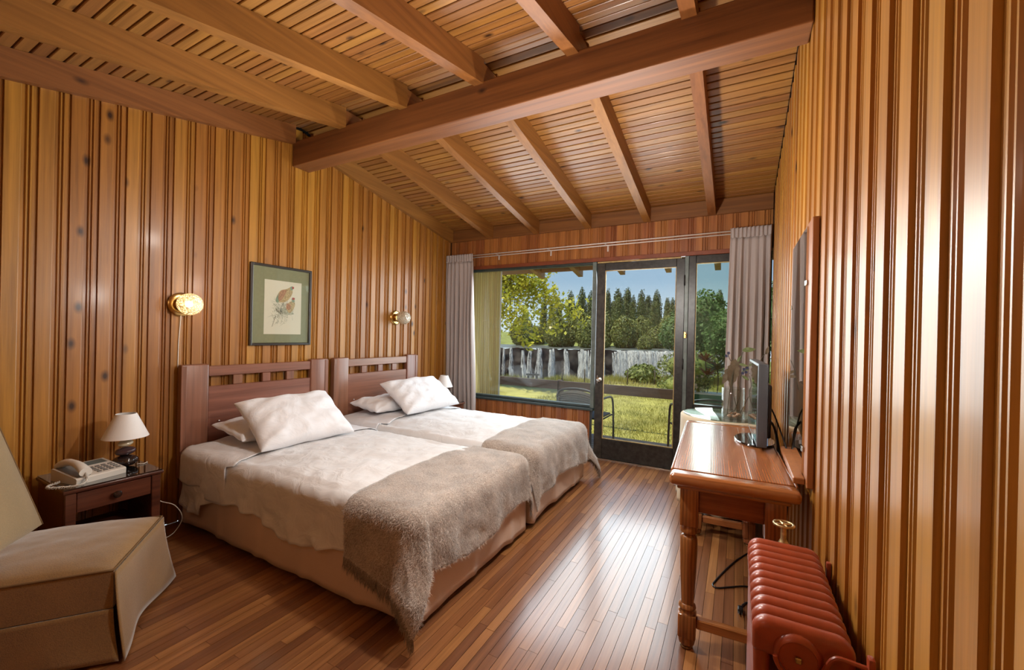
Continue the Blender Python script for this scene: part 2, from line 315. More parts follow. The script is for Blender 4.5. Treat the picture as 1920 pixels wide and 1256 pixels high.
# ---------------------------------------------------------------- mesh helpers
class MB:
    """collects shapes, becomes ONE mesh object"""
    def __init__(s): s.v = []; s.f = []
    def add(s, vs, fs):
        k = len(s.v); s.v.extend([tuple(p) for p in vs]); s.f.extend([tuple(i + k for i in f) for f in fs]); return s
    def box(s, x0, x1, y0, y1, z0, z1):
        return s.add([(x0, y0, z0), (x1, y0, z0), (x1, y1, z0), (x0, y1, z0), (x0, y0, z1), (x1, y0, z1), (x1, y1, z1), (x0, y1, z1)],
                     [(3, 2, 1, 0), (4, 5, 6, 7), (0, 1, 5, 4), (1, 2, 6, 5), (2, 3, 7, 6), (3, 0, 4, 7)])
    def rbox(s, x0, x1, y0, y1, z0, z1, r=0.005, seg=2):
        bm = bmesh.new(); bmesh.ops.create_cube(bm, size=1)
        for v in bm.verts: v.co = Vector(((x0 + x1) / 2 + v.co.x * (x1 - x0), (y0 + y1) / 2 + v.co.y * (y1 - y0), (z0 + z1) / 2 + v.co.z * (z1 - z0)))
        bmesh.ops.bevel(bm, geom=bm.edges[:], offset=min(r, (x1 - x0) * .45, (y1 - y0) * .45, (z1 - z0) * .45), segments=seg, affect='EDGES', profile=0.5)
        bm.verts.index_update(); s.add([v.co[:] for v in bm.verts], [[v.index for v in f.verts] for f in bm.faces]); bm.free(); return s
    def tube(s, pts, rad, seg=8, caps=True):
        pts = [Vector(p) for p in pts]; n = len(pts)
        rads = rad if isinstance(rad, (list, tuple)) else [rad] * n
        vs = []; up = None
        for i, p in enumerate(pts):
            t = (pts[min(i + 1, n - 1)] - pts[max(i - 1, 0)]).normalized()
            if up is None: up = Vector((0, 0, 1)) if abs(t.z) < 0.9 else Vector((1, 0, 0))
            a = t.cross(up).normalized(); b_ = a.cross(t).normalized(); up = b_
            for k in range(seg):
                th = 2 * PI * k / seg; vs.append(p + (a * math.cos(th) + b_ * math.sin(th)) * rads[i])
        fs = [(i * seg + k, i * seg + (k + 1) % seg, (i + 1) * seg + (k + 1) % seg, (i + 1) * seg + k) for i in range(n - 1) for k in range(seg)]
        if caps: fs += [tuple(range(seg))[::-1], tuple((n - 1) * seg + k for k in range(seg))]
        return s.add(vs, fs)
    def lathe(s, prof, c=(0, 0, 0), seg=20, axis='Z', sx=1.0, sy=1.0):
        vs = []
        for r, z in prof:
            for k in range(seg):
                th = 2 * PI * k / seg; a, b_ = r * math.cos(th) * sx, r * math.sin(th) * sy
                q = {'Z': (a, b_, z), 'X': (z, a, b_), 'Y': (a, z, b_)}[axis]; vs.append((c[0] + q[0], c[1] + q[1], c[2] + q[2]))
        fs = [(i * seg + k, i * seg + (k + 1) % seg, (i + 1) * seg + (k + 1) % seg, (i + 1) * seg + k) for i in range(len(prof) - 1) for k in range(seg)]
        if prof[0][0] > 1e-6: fs.append(tuple(range(seg))[::-1])
        if prof[-1][0] > 1e-6: fs.append(tuple((len(prof) - 1) * seg + k for k in range(seg)))
        return s.add(vs, fs)
    def ball(s, c, rx, ry, rz, seg=16, rings=10):
        prof = [(max(1e-7, math.sin(PI * i / rings)), -math.cos(PI * i / rings)) for i in range(rings + 1)]
        vs = [];
        for r, z in prof:
            for k in range(seg): th = 2 * PI * k / seg; vs.append((c[0] + rx * r * math.cos(th), c[1] + ry * r * math.sin(th), c[2] + rz * z))
        return s.add(vs, [(i * seg + k, i * seg + (k + 1) % seg, (i + 1) * seg + (k + 1) % seg, (i + 1) * seg + k) for i in range(rings) for k in range(seg)])
    def prism(s, poly, a0, a1, axis='Z'):
        """closed 2-D outline swept along an axis; a0/a1 numbers or functions of the outline point"""
        f0 = a0 if callable(a0) else (lambda p: a0); f1 = a1 if callable(a1) else (lambda p: a1)
        n = len(poly)
        mk = {'Z': lambda p, a: (p[0], p[1], a), 'X': lambda p, a: (a, p[0], p[1]), 'Y': lambda p, a: (p[0], a, p[1])}[axis]
        vs = [mk(p, f0(p)) for p in poly] + [mk(p, f1(p)) for p in poly]
        return s.add(vs, [tuple(range(n))[::-1], tuple(range(n, 2 * n))] + [(i, (i + 1) % n, n + (i + 1) % n, n + i) for i in range(n)])
    def grid(s, P, nu, nv, closeu=False):
        vs = [P(i, j) for j in range(nv) for i in range(nu)]
        m = nu if closeu else nu - 1
        return s.add(vs, [(j * nu + i, j * nu + (i + 1) % nu, (j + 1) * nu + (i + 1) % nu, (j + 1) * nu + i) for j in range(nv - 1) for i in range(m)])
    def mesh(s, name, smooth=False, fix=True):
        me = bpy.data.meshes.new(name); me.from_pydata(s.v, [], s.f)
        if fix:
            bm = bmesh.new(); bm.from_mesh(me); bmesh.ops.recalc_face_normals(bm, faces=bm.faces[:]); bm.to_mesh(me); bm.free()
        if smooth:
            me.polygons.foreach_set('use_smooth', [True] * len(me.polygons))
            if smooth == 'auto': me.set_sharp_from_angle(angle=math.radians(38))
        me.update(); return me
    def build(s, name, mat, parent=None, smooth=False, loc=None, fix=True):
        return link(name, s.mesh(name, smooth, fix), mat, parent, loc)
def link(name, me, mat, parent=None, loc=None, rot=None):
    if mat is not None and not me.materials: me.materials.append(MATS[mat])
    o = bpy.data.objects.new(name, me); COL.objects.link(o)
    if parent: o.parent = parent
    if loc is not None: o.location = loc
    if rot is not None: o.rotation_euler = rot
    return o
def tag(o, label=None, cat=None, group=None, kind=None):
    if label: o['label'] = label
    if cat: o['category'] = cat
    if group: o['group'] = group
    if kind: o['kind'] = kind
    return o
def thing(name, label, cat, loc=(0, 0, 0), rz=0, group=None):
    o = bpy.data.objects.new(name, None); o.empty_display_size = 0.1; COL.objects.link(o)
    o.location = loc; o.rotation_euler = (0, 0, rz)
    return tag(o, label, cat, group)
def copy_tree(o, parent=None):
    c = o.copy(); COL.objects.link(c); c.parent = parent
    for ch in list(o.children): copy_tree(ch, c)
    return c
def bez(p0, p1, p2, p3, n=12):
    p0, p1, p2, p3 = map(Vector, (p0, p1, p2, p3)); out = []
    for i in range(n + 1):
        t = i / n; out.append(p0 * (1 - t) ** 3 + p1 * 3 * t * (1 - t) ** 2 + p2 * 3 * t * t * (1 - t) + p3 * t ** 3)
    return out
def spline(pts, n=8):
    pts = [Vector(p) for p in pts]; out = []
    for i in range(len(pts) - 1):
        a, b_, c, d = pts[max(i - 1, 0)], pts[i], pts[i + 1], pts[min(i + 2, len(pts) - 1)]
        for k in range(n):
            t = k / n; out.append(0.5 * (2 * b_ + (c - a) * t + (2 * a - 5 * b_ + 4 * c - d) * t * t + (3 * b_ - a - 3 * c + d) * t ** 3))
    return out + [pts[-1]]
def fbm(x, y, z=0.0, o=3):
    return sum(noise.noise(Vector((x, y, z)) * (2 ** k)) / 2 ** k for k in range(o))
# ================================================================ the room
XL, XR, YB, YD = -3.266, 0.256, -0.60, 4.317        # left wall, right wall, wall behind the camera, window wall
YR, ZR = 2.20, 2.845                                 # ridge line, underside of rafters at the ridge
SN, SF = 0.200, 0.187                                # roof slopes towards the camera / the window
def zb(y): return ZR - SN * (YR - y) if y < YR else ZR - SF * (y - YR)
def zc(y): return zb(y) + 0.15

# ---- floor
fl = MB().box(XL - 0.02, XR + 0.02, YB, YD + 0.02, -0.08, -0.012).build('floor', 'subfloor'); tag(fl, kind='structure')
BW = 0.0437
def seen(x, y0, y1):
    if x > -1.22: return y1 > 0.55
    return y0 < 1.32 and y1 > 0.35 and x > -2.75
rest = MB(); nplank = 0; plank_me = {}
nrow = int((XR - XL) / BW) + 1
for i in range(nrow):
    x0 = XL + i * BW; x1 = min(x0 + BW - 0.0017, XR)
    if x1 - x0 < 0.01: continue
    y = YB - random.random() * 0.8
    while y < YD:
        L = random.choice((0.45, 0.6, 0.75, 0.9, 1.05, 1.2)); a, b_ = max(y, YB), min(y + L, YD); y += L
        if b_ - a < 0.05: continue
        if seen((x0 + x1) / 2, a, b_) and nplank < 298:
            nplank += 1
            hz = random.uniform(-0.0005, 0)
            MB().box(x0, x1, a + 0.0006, b_ - 0.0006, -0.012, hz).build('floorboard', 'floor_wood', fl)
        else: rest.box(x0, x1, a + 0.0006, b_ - 0.0006, -0.012, -0.0003)
tag(rest.build('floorboards_beneath_furniture', 'floor_wood', fl), kind='stuff')

# ---- panelled walls
def board_profile(p, d=0.013):
    """flat face, deep groove, two beads, deep groove; (along, depth) with 0 = proud face"""
    P = [(0.000, -d), (0.004, -0.004), (0.012, 0.0), (0.46, 0.0), (0.485, -0.0015), (0.50, -0.006), (0.505, -d), (0.625, -d), (0.635, -0.007), (0.66, -0.003),
         (0.69, -0.003), (0.71, -0.007), (0.715, -d), (0.755, -d), (0.76, -0.007), (0.78, -0.003), (0.81, -0.003), (0.835, -0.007), (0.845, -d), (0.995, -d)]
    return [(u * p, w) for u, w in P] + [(0.995 * p, -d - 0.006), (0.0, -d - 0.006)]
def panel(wall, name, mat, face, a0, a1, pitch, z0, z1, sign, d=0.013):
    """boards along a wall; face(u, w) -> (x, y); z1 a function of (x, y)"""
    n = int(round((a1 - a0) / pitch)); p = (a1 - a0) / n
    prof = board_profile(p, d)
    for i in range(n):
        poly = [face(a0 + i * p + (u if sign > 0 else p - u), w) for u, w in prof]
        MB().prism(poly, z0, z1).build(name, mat, wall)
wl_ = MB().prism([(YB, 0), (YD + 0.1, 0), (YD + 0.1, zc(YD + 0.1) - .002), (YR, zc(YR) - .002), (YB, zc(YB) - .002)], XL - 0.12, XL - 0.0195, 'X').build('wall_left', 'dark_gap')
tag(wl_, kind='structure')
panel(wl_, 'wall_board', 'wall_wood', lambda u, w: (XL + w, u), YB, YD, 0.1187, 0.0, lambda p: zc(p[1]) - 0.02, 1)
wr_ = MB().prism([(YB, 0), (YD + 0.1, 0), (YD + 0.1, zc(YD + 0.1) - .002), (YR, zc(YR) - .002), (YB, zc(YB) - .002)], XR + 0.0195, XR + 0.12, 'X').build('wall_right', 'dark_gap')
tag(wr_, kind='structure')
panel(wr_, 'wall_board', 'wall_wood', lambda u, w: (XR - w, u), 0.695 - 0.1325 * 9, 0.695 + 0.1325 * 27, 0.1325, 0.0, lambda p: zc(p[1]) - 0.02, 1, 0.0085)
wb_ = MB()
wb_.box(XL - 0.12, XR + 0.12, YD + 0.02, YD + 0.10, 2.135, zc(YD) - 0.002)
wb_.box(XL - 0.12, -3.12, YD + 0.02, YD + 0.10, 0.0, 2.135)
wb_.box(-3.12, -1.385, YD + 0.02, YD + 0.10, 0.0, 0.50)
wb_.box(-0.40, XR + 0.12, YD + 0.02, YD + 0.10, 0.0, 0.605)
wb_ = wb_.build('wall_window', 'dark_gap'); tag(wb_, kind='structure')
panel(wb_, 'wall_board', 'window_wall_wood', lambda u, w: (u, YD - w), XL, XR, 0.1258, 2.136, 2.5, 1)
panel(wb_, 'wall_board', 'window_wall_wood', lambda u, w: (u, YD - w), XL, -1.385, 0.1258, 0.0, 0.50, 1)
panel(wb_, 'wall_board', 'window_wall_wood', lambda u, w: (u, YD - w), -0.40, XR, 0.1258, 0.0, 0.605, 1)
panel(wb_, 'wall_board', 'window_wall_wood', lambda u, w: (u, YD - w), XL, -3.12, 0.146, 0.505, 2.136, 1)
wf_ = MB().box(XL - 0.12, XR + 0.12, YB - 0.10, YB, 0, zc(YB)).build('wall_behind_camera', 'wall_wood'); tag(wf_, kind='structure')

# ---- ceiling: boards over rafters
ce = MB()
for (ya, yb) in ((YB - 0.1, YR), (YR, YD + 0.12)):
    ce.prism([(ya, zc(ya) + 0.020), (yb, zc(yb) + 0.020), (yb, zc(yb) + 0.07), (ya, zc(ya) + 0.07)], XL - 0.12, XR + 0.12, 'X')
ce = ce.build('ceiling', 'dark_gap'); tag(ce, kind='structure')
cb_me = MB().rbox(XL, XR, 0.0, 0.0535, 0.0, 0.018, 0.003, 1).mesh('ceiling_board'); cb_me.materials.append(MATS['ceiling_wood'])
for (ya, yb, s) in ((YB, YR, SN), (YR, YD, -SF)):
    n = int((yb - ya) * math.sqrt(1 + s * s) / 0.0618)
    for i in range(n):
        y = ya + (yb - ya) * i / n
        o = link('ceiling_board', cb_me, None, ce, (0, y, zc(y) + random.uniform(-0.0008, 0.0008)), (math.atan(s), 0, 0))
# ridge beam and rafters
tag(MB().rbox(XL, XR - 0.001, 2.13, 2.285, 2.648, 2.848, 0.006, 2).build('ridge_beam', 'ridge_wood'), 'thick dark wooden ridge beam crossing the room from wall to wall', 'beam')
RW = 0.068
ORD = ['first', 'second', 'third', 'fourth', 'fifth']
def rafter(x0, x1, ya, yb, name, mat='beam_wood', dz=0.0):
    poly = [(ya, zb(ya) + dz), (yb, zb(yb) + dz), (yb, zc(yb) - 0.001), (ya, zc(ya) - 0.001)]
    return MB().prism(poly, x0, x1, 'X').build(name, mat)
for k, xc in enumerate((-2.655, -2.045, -1.43, -0.82, -0.235)):
    o = rafter(xc - RW / 2 , xc + RW / 2, YB, 2.128, 'rafter')
    tag(o, '%s rafter from the left wall, on the camera side of the ridge beam' % ORD[k], 'rafter', 'rafters on the camera side')
    o = rafter(xc - RW / 2, xc + RW / 2, 2.287, YD - 0.032, 'rafter')
    tag(o, '%s rafter from the left wall, between ridge beam and window wall' % ORD[k], 'rafter', 'rafters on the window side')
    b = MB().box(xc - 0.028, xc + 0.028, 2.131, 2.285, 2.8485, 2.96).build('ridge_block', 'beam_wood')
    tag(b, 'small wooden block on the ridge beam behind %s rafter from the left' % ORD[k], 'block', 'blocks on the ridge beam')
tag(rafter(XL + 0.0005, XL + 0.045, YB, 2.128, 'wall_plate'), 'sloping wooden plate along top of left wall, camera side of ridge', 'beam')
tag(rafter(XL + 0.0005, XL + 0.045, 2.287, YD - 0.032, 'wall_plate'), 'sloping wooden plate along top of left wall, window side of ridge', 'beam')
tag(MB().rbox(XL + 0.001, XR - 0.001, YD - 0.030, YD - 0.0005, 2.458, 2.60, 0.003, 1).build('trim_1', 'ridge_wood'), kind='structure')

# ---- window wall joinery
tag(MB().rbox(-3.12, XR - 0.001, YD - 0.012, YD + 0.075, 2.094, 2.1355, 0.003, 1).build('trim_2', 'red_trim'), kind='structure')
w1 = MB()
w1.rbox(-3.12, -1.337, YD - 0.030, YD + 0.075, 0.502, 0.528, 0.004, 1)
w1.rbox(-3.12, -1.381, YD + 0.010, YD + 0.075, 0.529, 0.556, 0.004, 1)
w1.rbox(-3.12, -1.381, YD + 0.010, YD + 0.065, 2.066, 2.093, 0.003, 1)
w1.rbox(-3.12, -3.08, YD + 0.010, YD + 0.065, 0.557, 2.065, 0.003, 1)
w1 = w1.build('window_1', 'frame_green'); tag(w1, kind='structure')
MB().rbox(-1.380, -1.338, YD - 0.006, YD + 0.07, 0.529, 2.093, 0.003, 1).build('mullion', 'frame_grey', w1)
MB().box(-3.12, -1.381, YD + 0.001, YD + 0.0095, 2.070, 2.092).build('glazing_bead', 'frame_green', w1)
MB().box(-3.079, -1.382, YD + 0.035, YD + 0.039, 0.558, 2.064).build('window_pane', 'window_glass', w1)
d1 = MB()
d1.rbox(-0.538, -0.462, YD + 0.004, YD + 0.048, 0.012, 2.076, 0.003, 1)
d1.rbox(-1.2455, -0.5385, YD + 0.004, YD + 0.048, 1.998, 2.076, 0.003, 1)
d1.rbox(-1.2455, -0.5385, YD + 0.004, YD + 0.048, 0.012, 0.218, 0.003, 1)
d1 = d1.build('door_1', 'door_black'); tag(d1, kind='structure')
MB().rbox(-1.331, -1.246, YD + 0.004, YD + 0.048, 0.012, 2.076, 0.003, 1).build('door_stile', 'door_worn', d1)
MB().box(-1.2455, -0.5385, YD + 0.024, YD + 0.028, 0.219, 1.997).build('window_pane', 'window_glass', d1)
bd = MB(); bd.box(-1.2454, -1.2385, YD + 0.010, YD + 0.023, 0.219, 1.997); bd.box(-0.5455, -0.5386, YD + 0.010, YD + 0.023, 0.219, 1.997)
bd.box(-1.238, -0.546, YD + 0.010, YD + 0.023, 1.990, 1.997); bd.box(-1.238, -0.546, YD + 0.010, YD + 0.023, 0.219, 0.226)
bd.build('glazing_bead', 'putty', d1)
MB().box(-1.33, -0.50, YD + 0.006, YD + 0.046, 2.078, 2.092).build('weather_strip', 'putty', d1)
kn = MB().lathe([(0.022, 0.0), (0.022, 0.004), (0.010, 0.006), (0.009, 0.024), (0.018, 0.030), (0.026, 0.042), (0.024, 0.054), (0.012, 0.060), (0.0001, 0.061)], (0, 0, 0), 20, 'Y')
kn.v = [(x, -y, z) for x, y, z in kn.v]; kn.build('door_knob', 'steel', d1, 'auto', (-1.276, YD + 0.003, 0.845))
MB().rbox(-1.31, -1.302, YD + 0.001, YD + 0.004, 0.80, 0.885, 0.001, 1).build('lock_plate', 'steel', d1)
jb = MB().rbox(-0.461, -0.426, YD - 0.004, YD + 0.07, 0.0, 2.093, 0.003, 1).build('trim_3', 'frame_grey'); tag(jb, kind='structure')
for z in (0.35, 1.05, 1.86): MB().lathe([(0.007, -0.05), (0.007, 0.05)], (-0.4615, YD - 0.006, z), 10).build('hinge', 'rubber', jb, True)
lt = MB(); lt.rbox(-0.457, -0.437, YD - 0.014, YD - 0.0045, 1.30, 1.36, 0.002, 1); lt.ball((-0.436, YD - 0.016, 1.335), 0.011, 0.011, 0.009); lt.ball((-0.436, YD - 0.016, 1.312), 0.009, 0.009, 0.008)
lt.build('latch', 'brass', jb, 'auto')
w2 = MB()
w2.rbox(-0.425, -0.362, YD - 0.002, YD + 0.06, 0.61, 2.093, 0.003, 1); w2.rbox(-0.3615, XR - 0.001, YD - 0.002, YD + 0.06, 2.022, 2.093, 0.003, 1)
w2.rbox(-0.3615, XR - 0.001, YD - 0.002, YD + 0.06, 0.61, 0.672, 0.003, 1); w2.rbox(XR - 0.05, XR - 0.001, YD - 0.002, YD + 0.06, 0.673, 2.021, 0.003, 1)
w2 = w2.build('window_2', 'door_black'); tag(w2, kind='structure')
MB().box(-0.3615, XR - 0.051, YD + 0.028, YD + 0.032, 0.673, 2.021).build('window_pane', 'side_glass', w2)
b2 = MB(); b2.box(-0.3614, -0.3545, YD + 0.010, YD + 0.027, 0.673, 2.021); b2.box(-0.354, XR - 0.052, YD + 0.010, YD + 0.027, 2.013, 2.021); b2.build('glazing_bead', 'putty', w2)
tag(MB().rbox(-1.336, -0.426, YD - 0.010, YD + 0.07, -0.002, 0.010, 0.002, 1).build('trim_4', 'steel'), kind='structure')

# ================================================================ curtains
def curtain(x0t, x1t, x0b, x1b, ztop, zbot, nf, name, label, seed, lead=0.0):
    root = thing(name, label, 'curtain', ((x0b + x1b) / 2, 4.19, zbot))
    ox, oy, oz = root.location
    rr = random.Random(seed); ph = [rr.uniform(-0.5, 0.5) for _ in range(60)]; am = [rr.uniform(0.7, 1.25) for _ in range(60)]
    nu, nv = nf * 14 + 1, 60
    def P(i, j):
        u = i / (nu - 1); t = (j / (nv - 1)); z = ztop - 0.085 - (ztop - 0.085 - zbot) * t
        a, b_ = x0t + (x0b - x0t) * t ** 0.8, x1t + (x1b - x1t) * t ** 0.8
        k = u * nf; k0 = int(k) % 60
        w = math.sin(2 * PI * k + ph[k0] * 0.0 + 0.5 * math.sin(3 * t + k0))
        top = math.sin(2 * PI * u * nf * 1.0)
        amp = (0.012 + 0.030 * min(1, t * 3)) * (0.7 + 0.3 * math.sin(k * 1.7 + seed))
        x = a + (b_ - a) * (u + 0.006 * math.sin(5 * k + 4 * t)) + 0.008 * math.sin(4 * PI * k + seed) * t
        y = amp * (w * 0.8 + 0.2 * top) + 0.008 * math.sin(7.0 * t + 6 * u + seed)
        return (x - ox, 4.19 + y - oy, z - oz)
    body = MB().grid(P, nu, nv).build('cloth', 'curtain_cloth', root, True, fix=False)
    body.modifiers.new('thickness', 'SOLIDIFY').thickness = 0.002
    npl = int(nf * 1.7); nu2 = npl * 10 + 1
    def H(i, j):
        u = i / (nu2 - 1); t = j / 9; z = ztop - 0.09 * t
        c = math.sin(2 * PI * u * npl)
        y = 0.011 * (abs(c) ** 0.6 * (1 if c > 0 else -1)) * (1 - 0.45 * t) + 0.003 * math.sin(20 * t + u * 40)
        return (x0t + (x1t - x0t) * u - ox, 4.186 + y - oy, z - oz + 0.003 * math.sin(u * npl * 2 * PI + 1) * (1 - t))
    hd = MB().grid(H, nu2, 10).build('pleated_header', 'curtain_cloth', root, True, fix=False)
    hd.modifiers.new('thickness', 'SOLIDIFY').thickness = 0.002
    return root
curtain(-3.245, -2.845, -3.235, -2.755, 2.268, 0.012, 7, 'curtain', 'grey curtain drawn back at the left end of the window', 3)
curtain(-0.075, 0.238, -0.108, 0.240, 2.292, 0.012, 6, 'curtain', 'grey curtain gathered beside the right wall, behind the vase', 5)
cr = thing('curtain_rail', 'thin white double curtain rail above window and door', 'curtain rail', (-1.5, YD, 2.2))
for dz, y in ((0.0, 4.215), (-0.022, 4.235)):
    MB().tube([(-3.2 + 1.5, y - YD, 0.050 + dz), (-1.5 + 1.5, y - YD, 0.063 + dz), (0.235 + 1.5, y - YD, 0.075 + dz)], 0.0065, 8).build('rod', 'white_metal', cr, True)
for x in (-2.55, -1.87, -1.22):
    MB().rbox(x + 1.5 - 0.008, x + 1.5 + 0.008, 4.21 - YD, -0.001, 0.052, 0.056, 0.001, 1).rbox(x + 1.5 - 0.008, x + 1.5 + 0.008, -0.006, -0.0005, -0.005, 0.052, 0.001, 1).build('bracket', 'white_metal', cr)

# ================================================================ picture
pk = thing('framed_picture', 'framed bird print with olive mount on panelled wall above headboard', 'picture', (XL + 0.001, 1.805, 1.170))
PWd, PHt = 0.512, 0.638
fr = MB()
for a in ((0, 0.020, 0, PHt), (PWd - 0.020, PWd, 0, PHt)): fr.rbox(0.0, 0.024, a[0], a[1], a[2], a[3], 0.004, 2)
for a in ((0.0202, PWd - 0.0202, 0, 0.020), (0.0202, PWd - 0.0202, PHt - 0.020, PHt)): fr.rbox(0.0, 0.024, a[0], a[1], a[2], a[3], 0.004, 2)
fr.build('frame', 'picture_frame', pk)
MB().box(0.004, 0.010, 0.0205, PWd - 0.0205, 0.0205, PHt - 0.0205).build('mount', 'picture_mat', pk)
pr = MB().box(0.0103, 0.0110, 0.112, 0.424, 0.089, 0.520).build('print', 'paper', pk)
MB().box(0.0160, 0.0168, 0.0205, PWd - 0.0205, 0.0205, PHt - 0.0205).build('picture_glass', 'picture_glass', pk)
def art(px, py):
    u = (px - 55) / 830; top = 75 + 130 * u; bot = 1168 - 6 * u; v = (py - top) / (bot - top)
    return (u * PWd, PHt * (1 - v))
def patch(name, pts, mat, lev, closed=True):
    q = [art(*p) for p in pts]
    if len(q) > 3: q = [(p.x, p.y) for p in spline([(a, b_, 0) for a, b_ in q] + [(q[0][0], q[0][1], 0)], 5)[:-1]]
    x = 0.0112 + 0.0002 * lev
    return MB().add([(x, a, b_) for a, b_ in q], [tuple(range(len(q)))]).build(name, mat, pr)
rb = random.Random(4)
def strokes(name, mat, lev, segs, w=0.0013):
    m = MB(); x = 0.0112 + 0.0002 * lev
    for (a, b_) in segs:
        (y0, z0), (y1, z1) = art(*a), art(*b_); dy, dz = y1 - y0, z1 - z0; L = math.hypot(dy, dz) + 1e-9; ny, nz = -dz / L * w / 2, dy / L * w / 2
        m.add([(x, y0 - ny, z0 - nz), (x, y0 + ny, z0 + nz), (x, y1, z1)], [(0, 1, 2)])
    return tag(m.build(name, mat, pr, fix=False), kind='stuff')
strokes('grass_sketch', 'sketch_grey', 0, [((xx, yy), (xx + rb.uniform(-70, 20), yy + rb.uniform(-80, 50))) for xx, yy in
        [(rb.gauss(470, 75), rb.gauss(720, 70)) for _ in range(260)] if 330 < xx < 650], 0.004)
patch('rock', [(470, 690), (540, 670), (600, 730), (640, 760), (560, 770), (500, 760)], 'sketch_grey', 1)
patch('bird', [(585, 405), (612, 440), (608, 500), (560, 570), (500, 605), (440, 605), (392, 600), (388, 555), (410, 500), (450, 450), (530, 432)], 'bird_tan', 2)
patch('wing', [(470, 445), (530, 450), (500, 520), (450, 585), (415, 560), (430, 490)], 'bird_rust', 3)
patch('tail_coverts', [(430, 480), (415, 540), (425, 600), (390, 600), (388, 550)], 'bird_green', 4)
patch('neck', [(575, 410), (612, 400), (615, 445), (585, 450)], 'bird_green', 4); patch('head', [(605, 402), (632, 410), (628, 432), (606, 430)], 'bird_red', 5)
patch('bird', [(600, 590), (640, 600), (650, 650), (615, 720), (570, 745), (535, 690), (555, 620)], 'bird_tan', 2)
patch('wing', [(535, 620), (590, 640), (580, 700), (530, 690)], 'bird_rust', 3)
patch('neck', [(600, 560), (632, 560), (645, 600), (610, 605)], 'bird_green', 4); patch('head', [(610, 545), (645, 552), (640, 575), (612, 572)], 'bird_red', 5)
strokes('tail_feathers', 'sketch_dark', 5, [((392 - i * 3, 780 + i * 9), (378 - i * 3, 786 + i * 9)) for i in range(16)], 0.004)

# ================================================================ wall lamps
def sconce(y, z, lit, label):
    r = thing('wall_lamp', label, 'wall lamp', (XL + 0.0015, y, z), 0, 'crackle glass wall lamps')
    MB().lathe([(0.078, 0.0), (0.078, 0.006), (0.070, 0.011), (0.050, 0.014), (0.0001, 0.015)], (0, 0, 0), 28, 'X').build('back_plate', 'brass', r, 'auto')
    MB().lathe([(0.030, 0.015), (0.046, 0.030), (0.050, 0.045), (0.046, 0.047), (0.040, 0.033), (0.02, 0.018)], (0, 0, 0), 24, 'X').build('cup', 'brass', r, 'auto')
    prof = []
    for i in range(19):
        a = PI * (0.10 + 0.90 * i / 18); rad = 0.071 * math.sin(a) ** 0.9; prof.append((max(1e-4, rad), 0.045 + 0.073 * (1 - math.cos(a))))
    g = MB().lathe(prof, (0, 0, 0), 30, 'X')
    g.v = [(x + 0.0022 * noise.noise(Vector((x, yy, zz)) * 60), yy * (1 + 0.03 * noise.noise(Vector((x, yy, zz)) * 75)), zz * (1 + 0.03 * noise.noise(Vector((zz, x, yy)) * 75))) for x, yy, zz in g.v]
    g.build('glass_globe', 'crackle_glass', r, True)
    MB().ball((0.105, 0, 0), 0.026, 0.020, 0.020).build('bulb', 'lamp_filament' if lit else 'globe_bulb_off', r, True)
    if lit:
        MB().tube(spline([(0.012, -0.006, -0.074), (0.006, -0.008, -0.16), (0.005, -0.012, -0.25), (0.005, -0.014, -0.42)], 5), 0.0032, 6).build('cord', 'white_plastic', r, True)
    return r
sconce(1.372, 1.450, True, 'lit crackle glass globe wall lamp with hanging cord, above the nightstand')
sconce(3.345, 1.452, False, 'unlit crackle glass globe wall lamp nearer the window curtain')
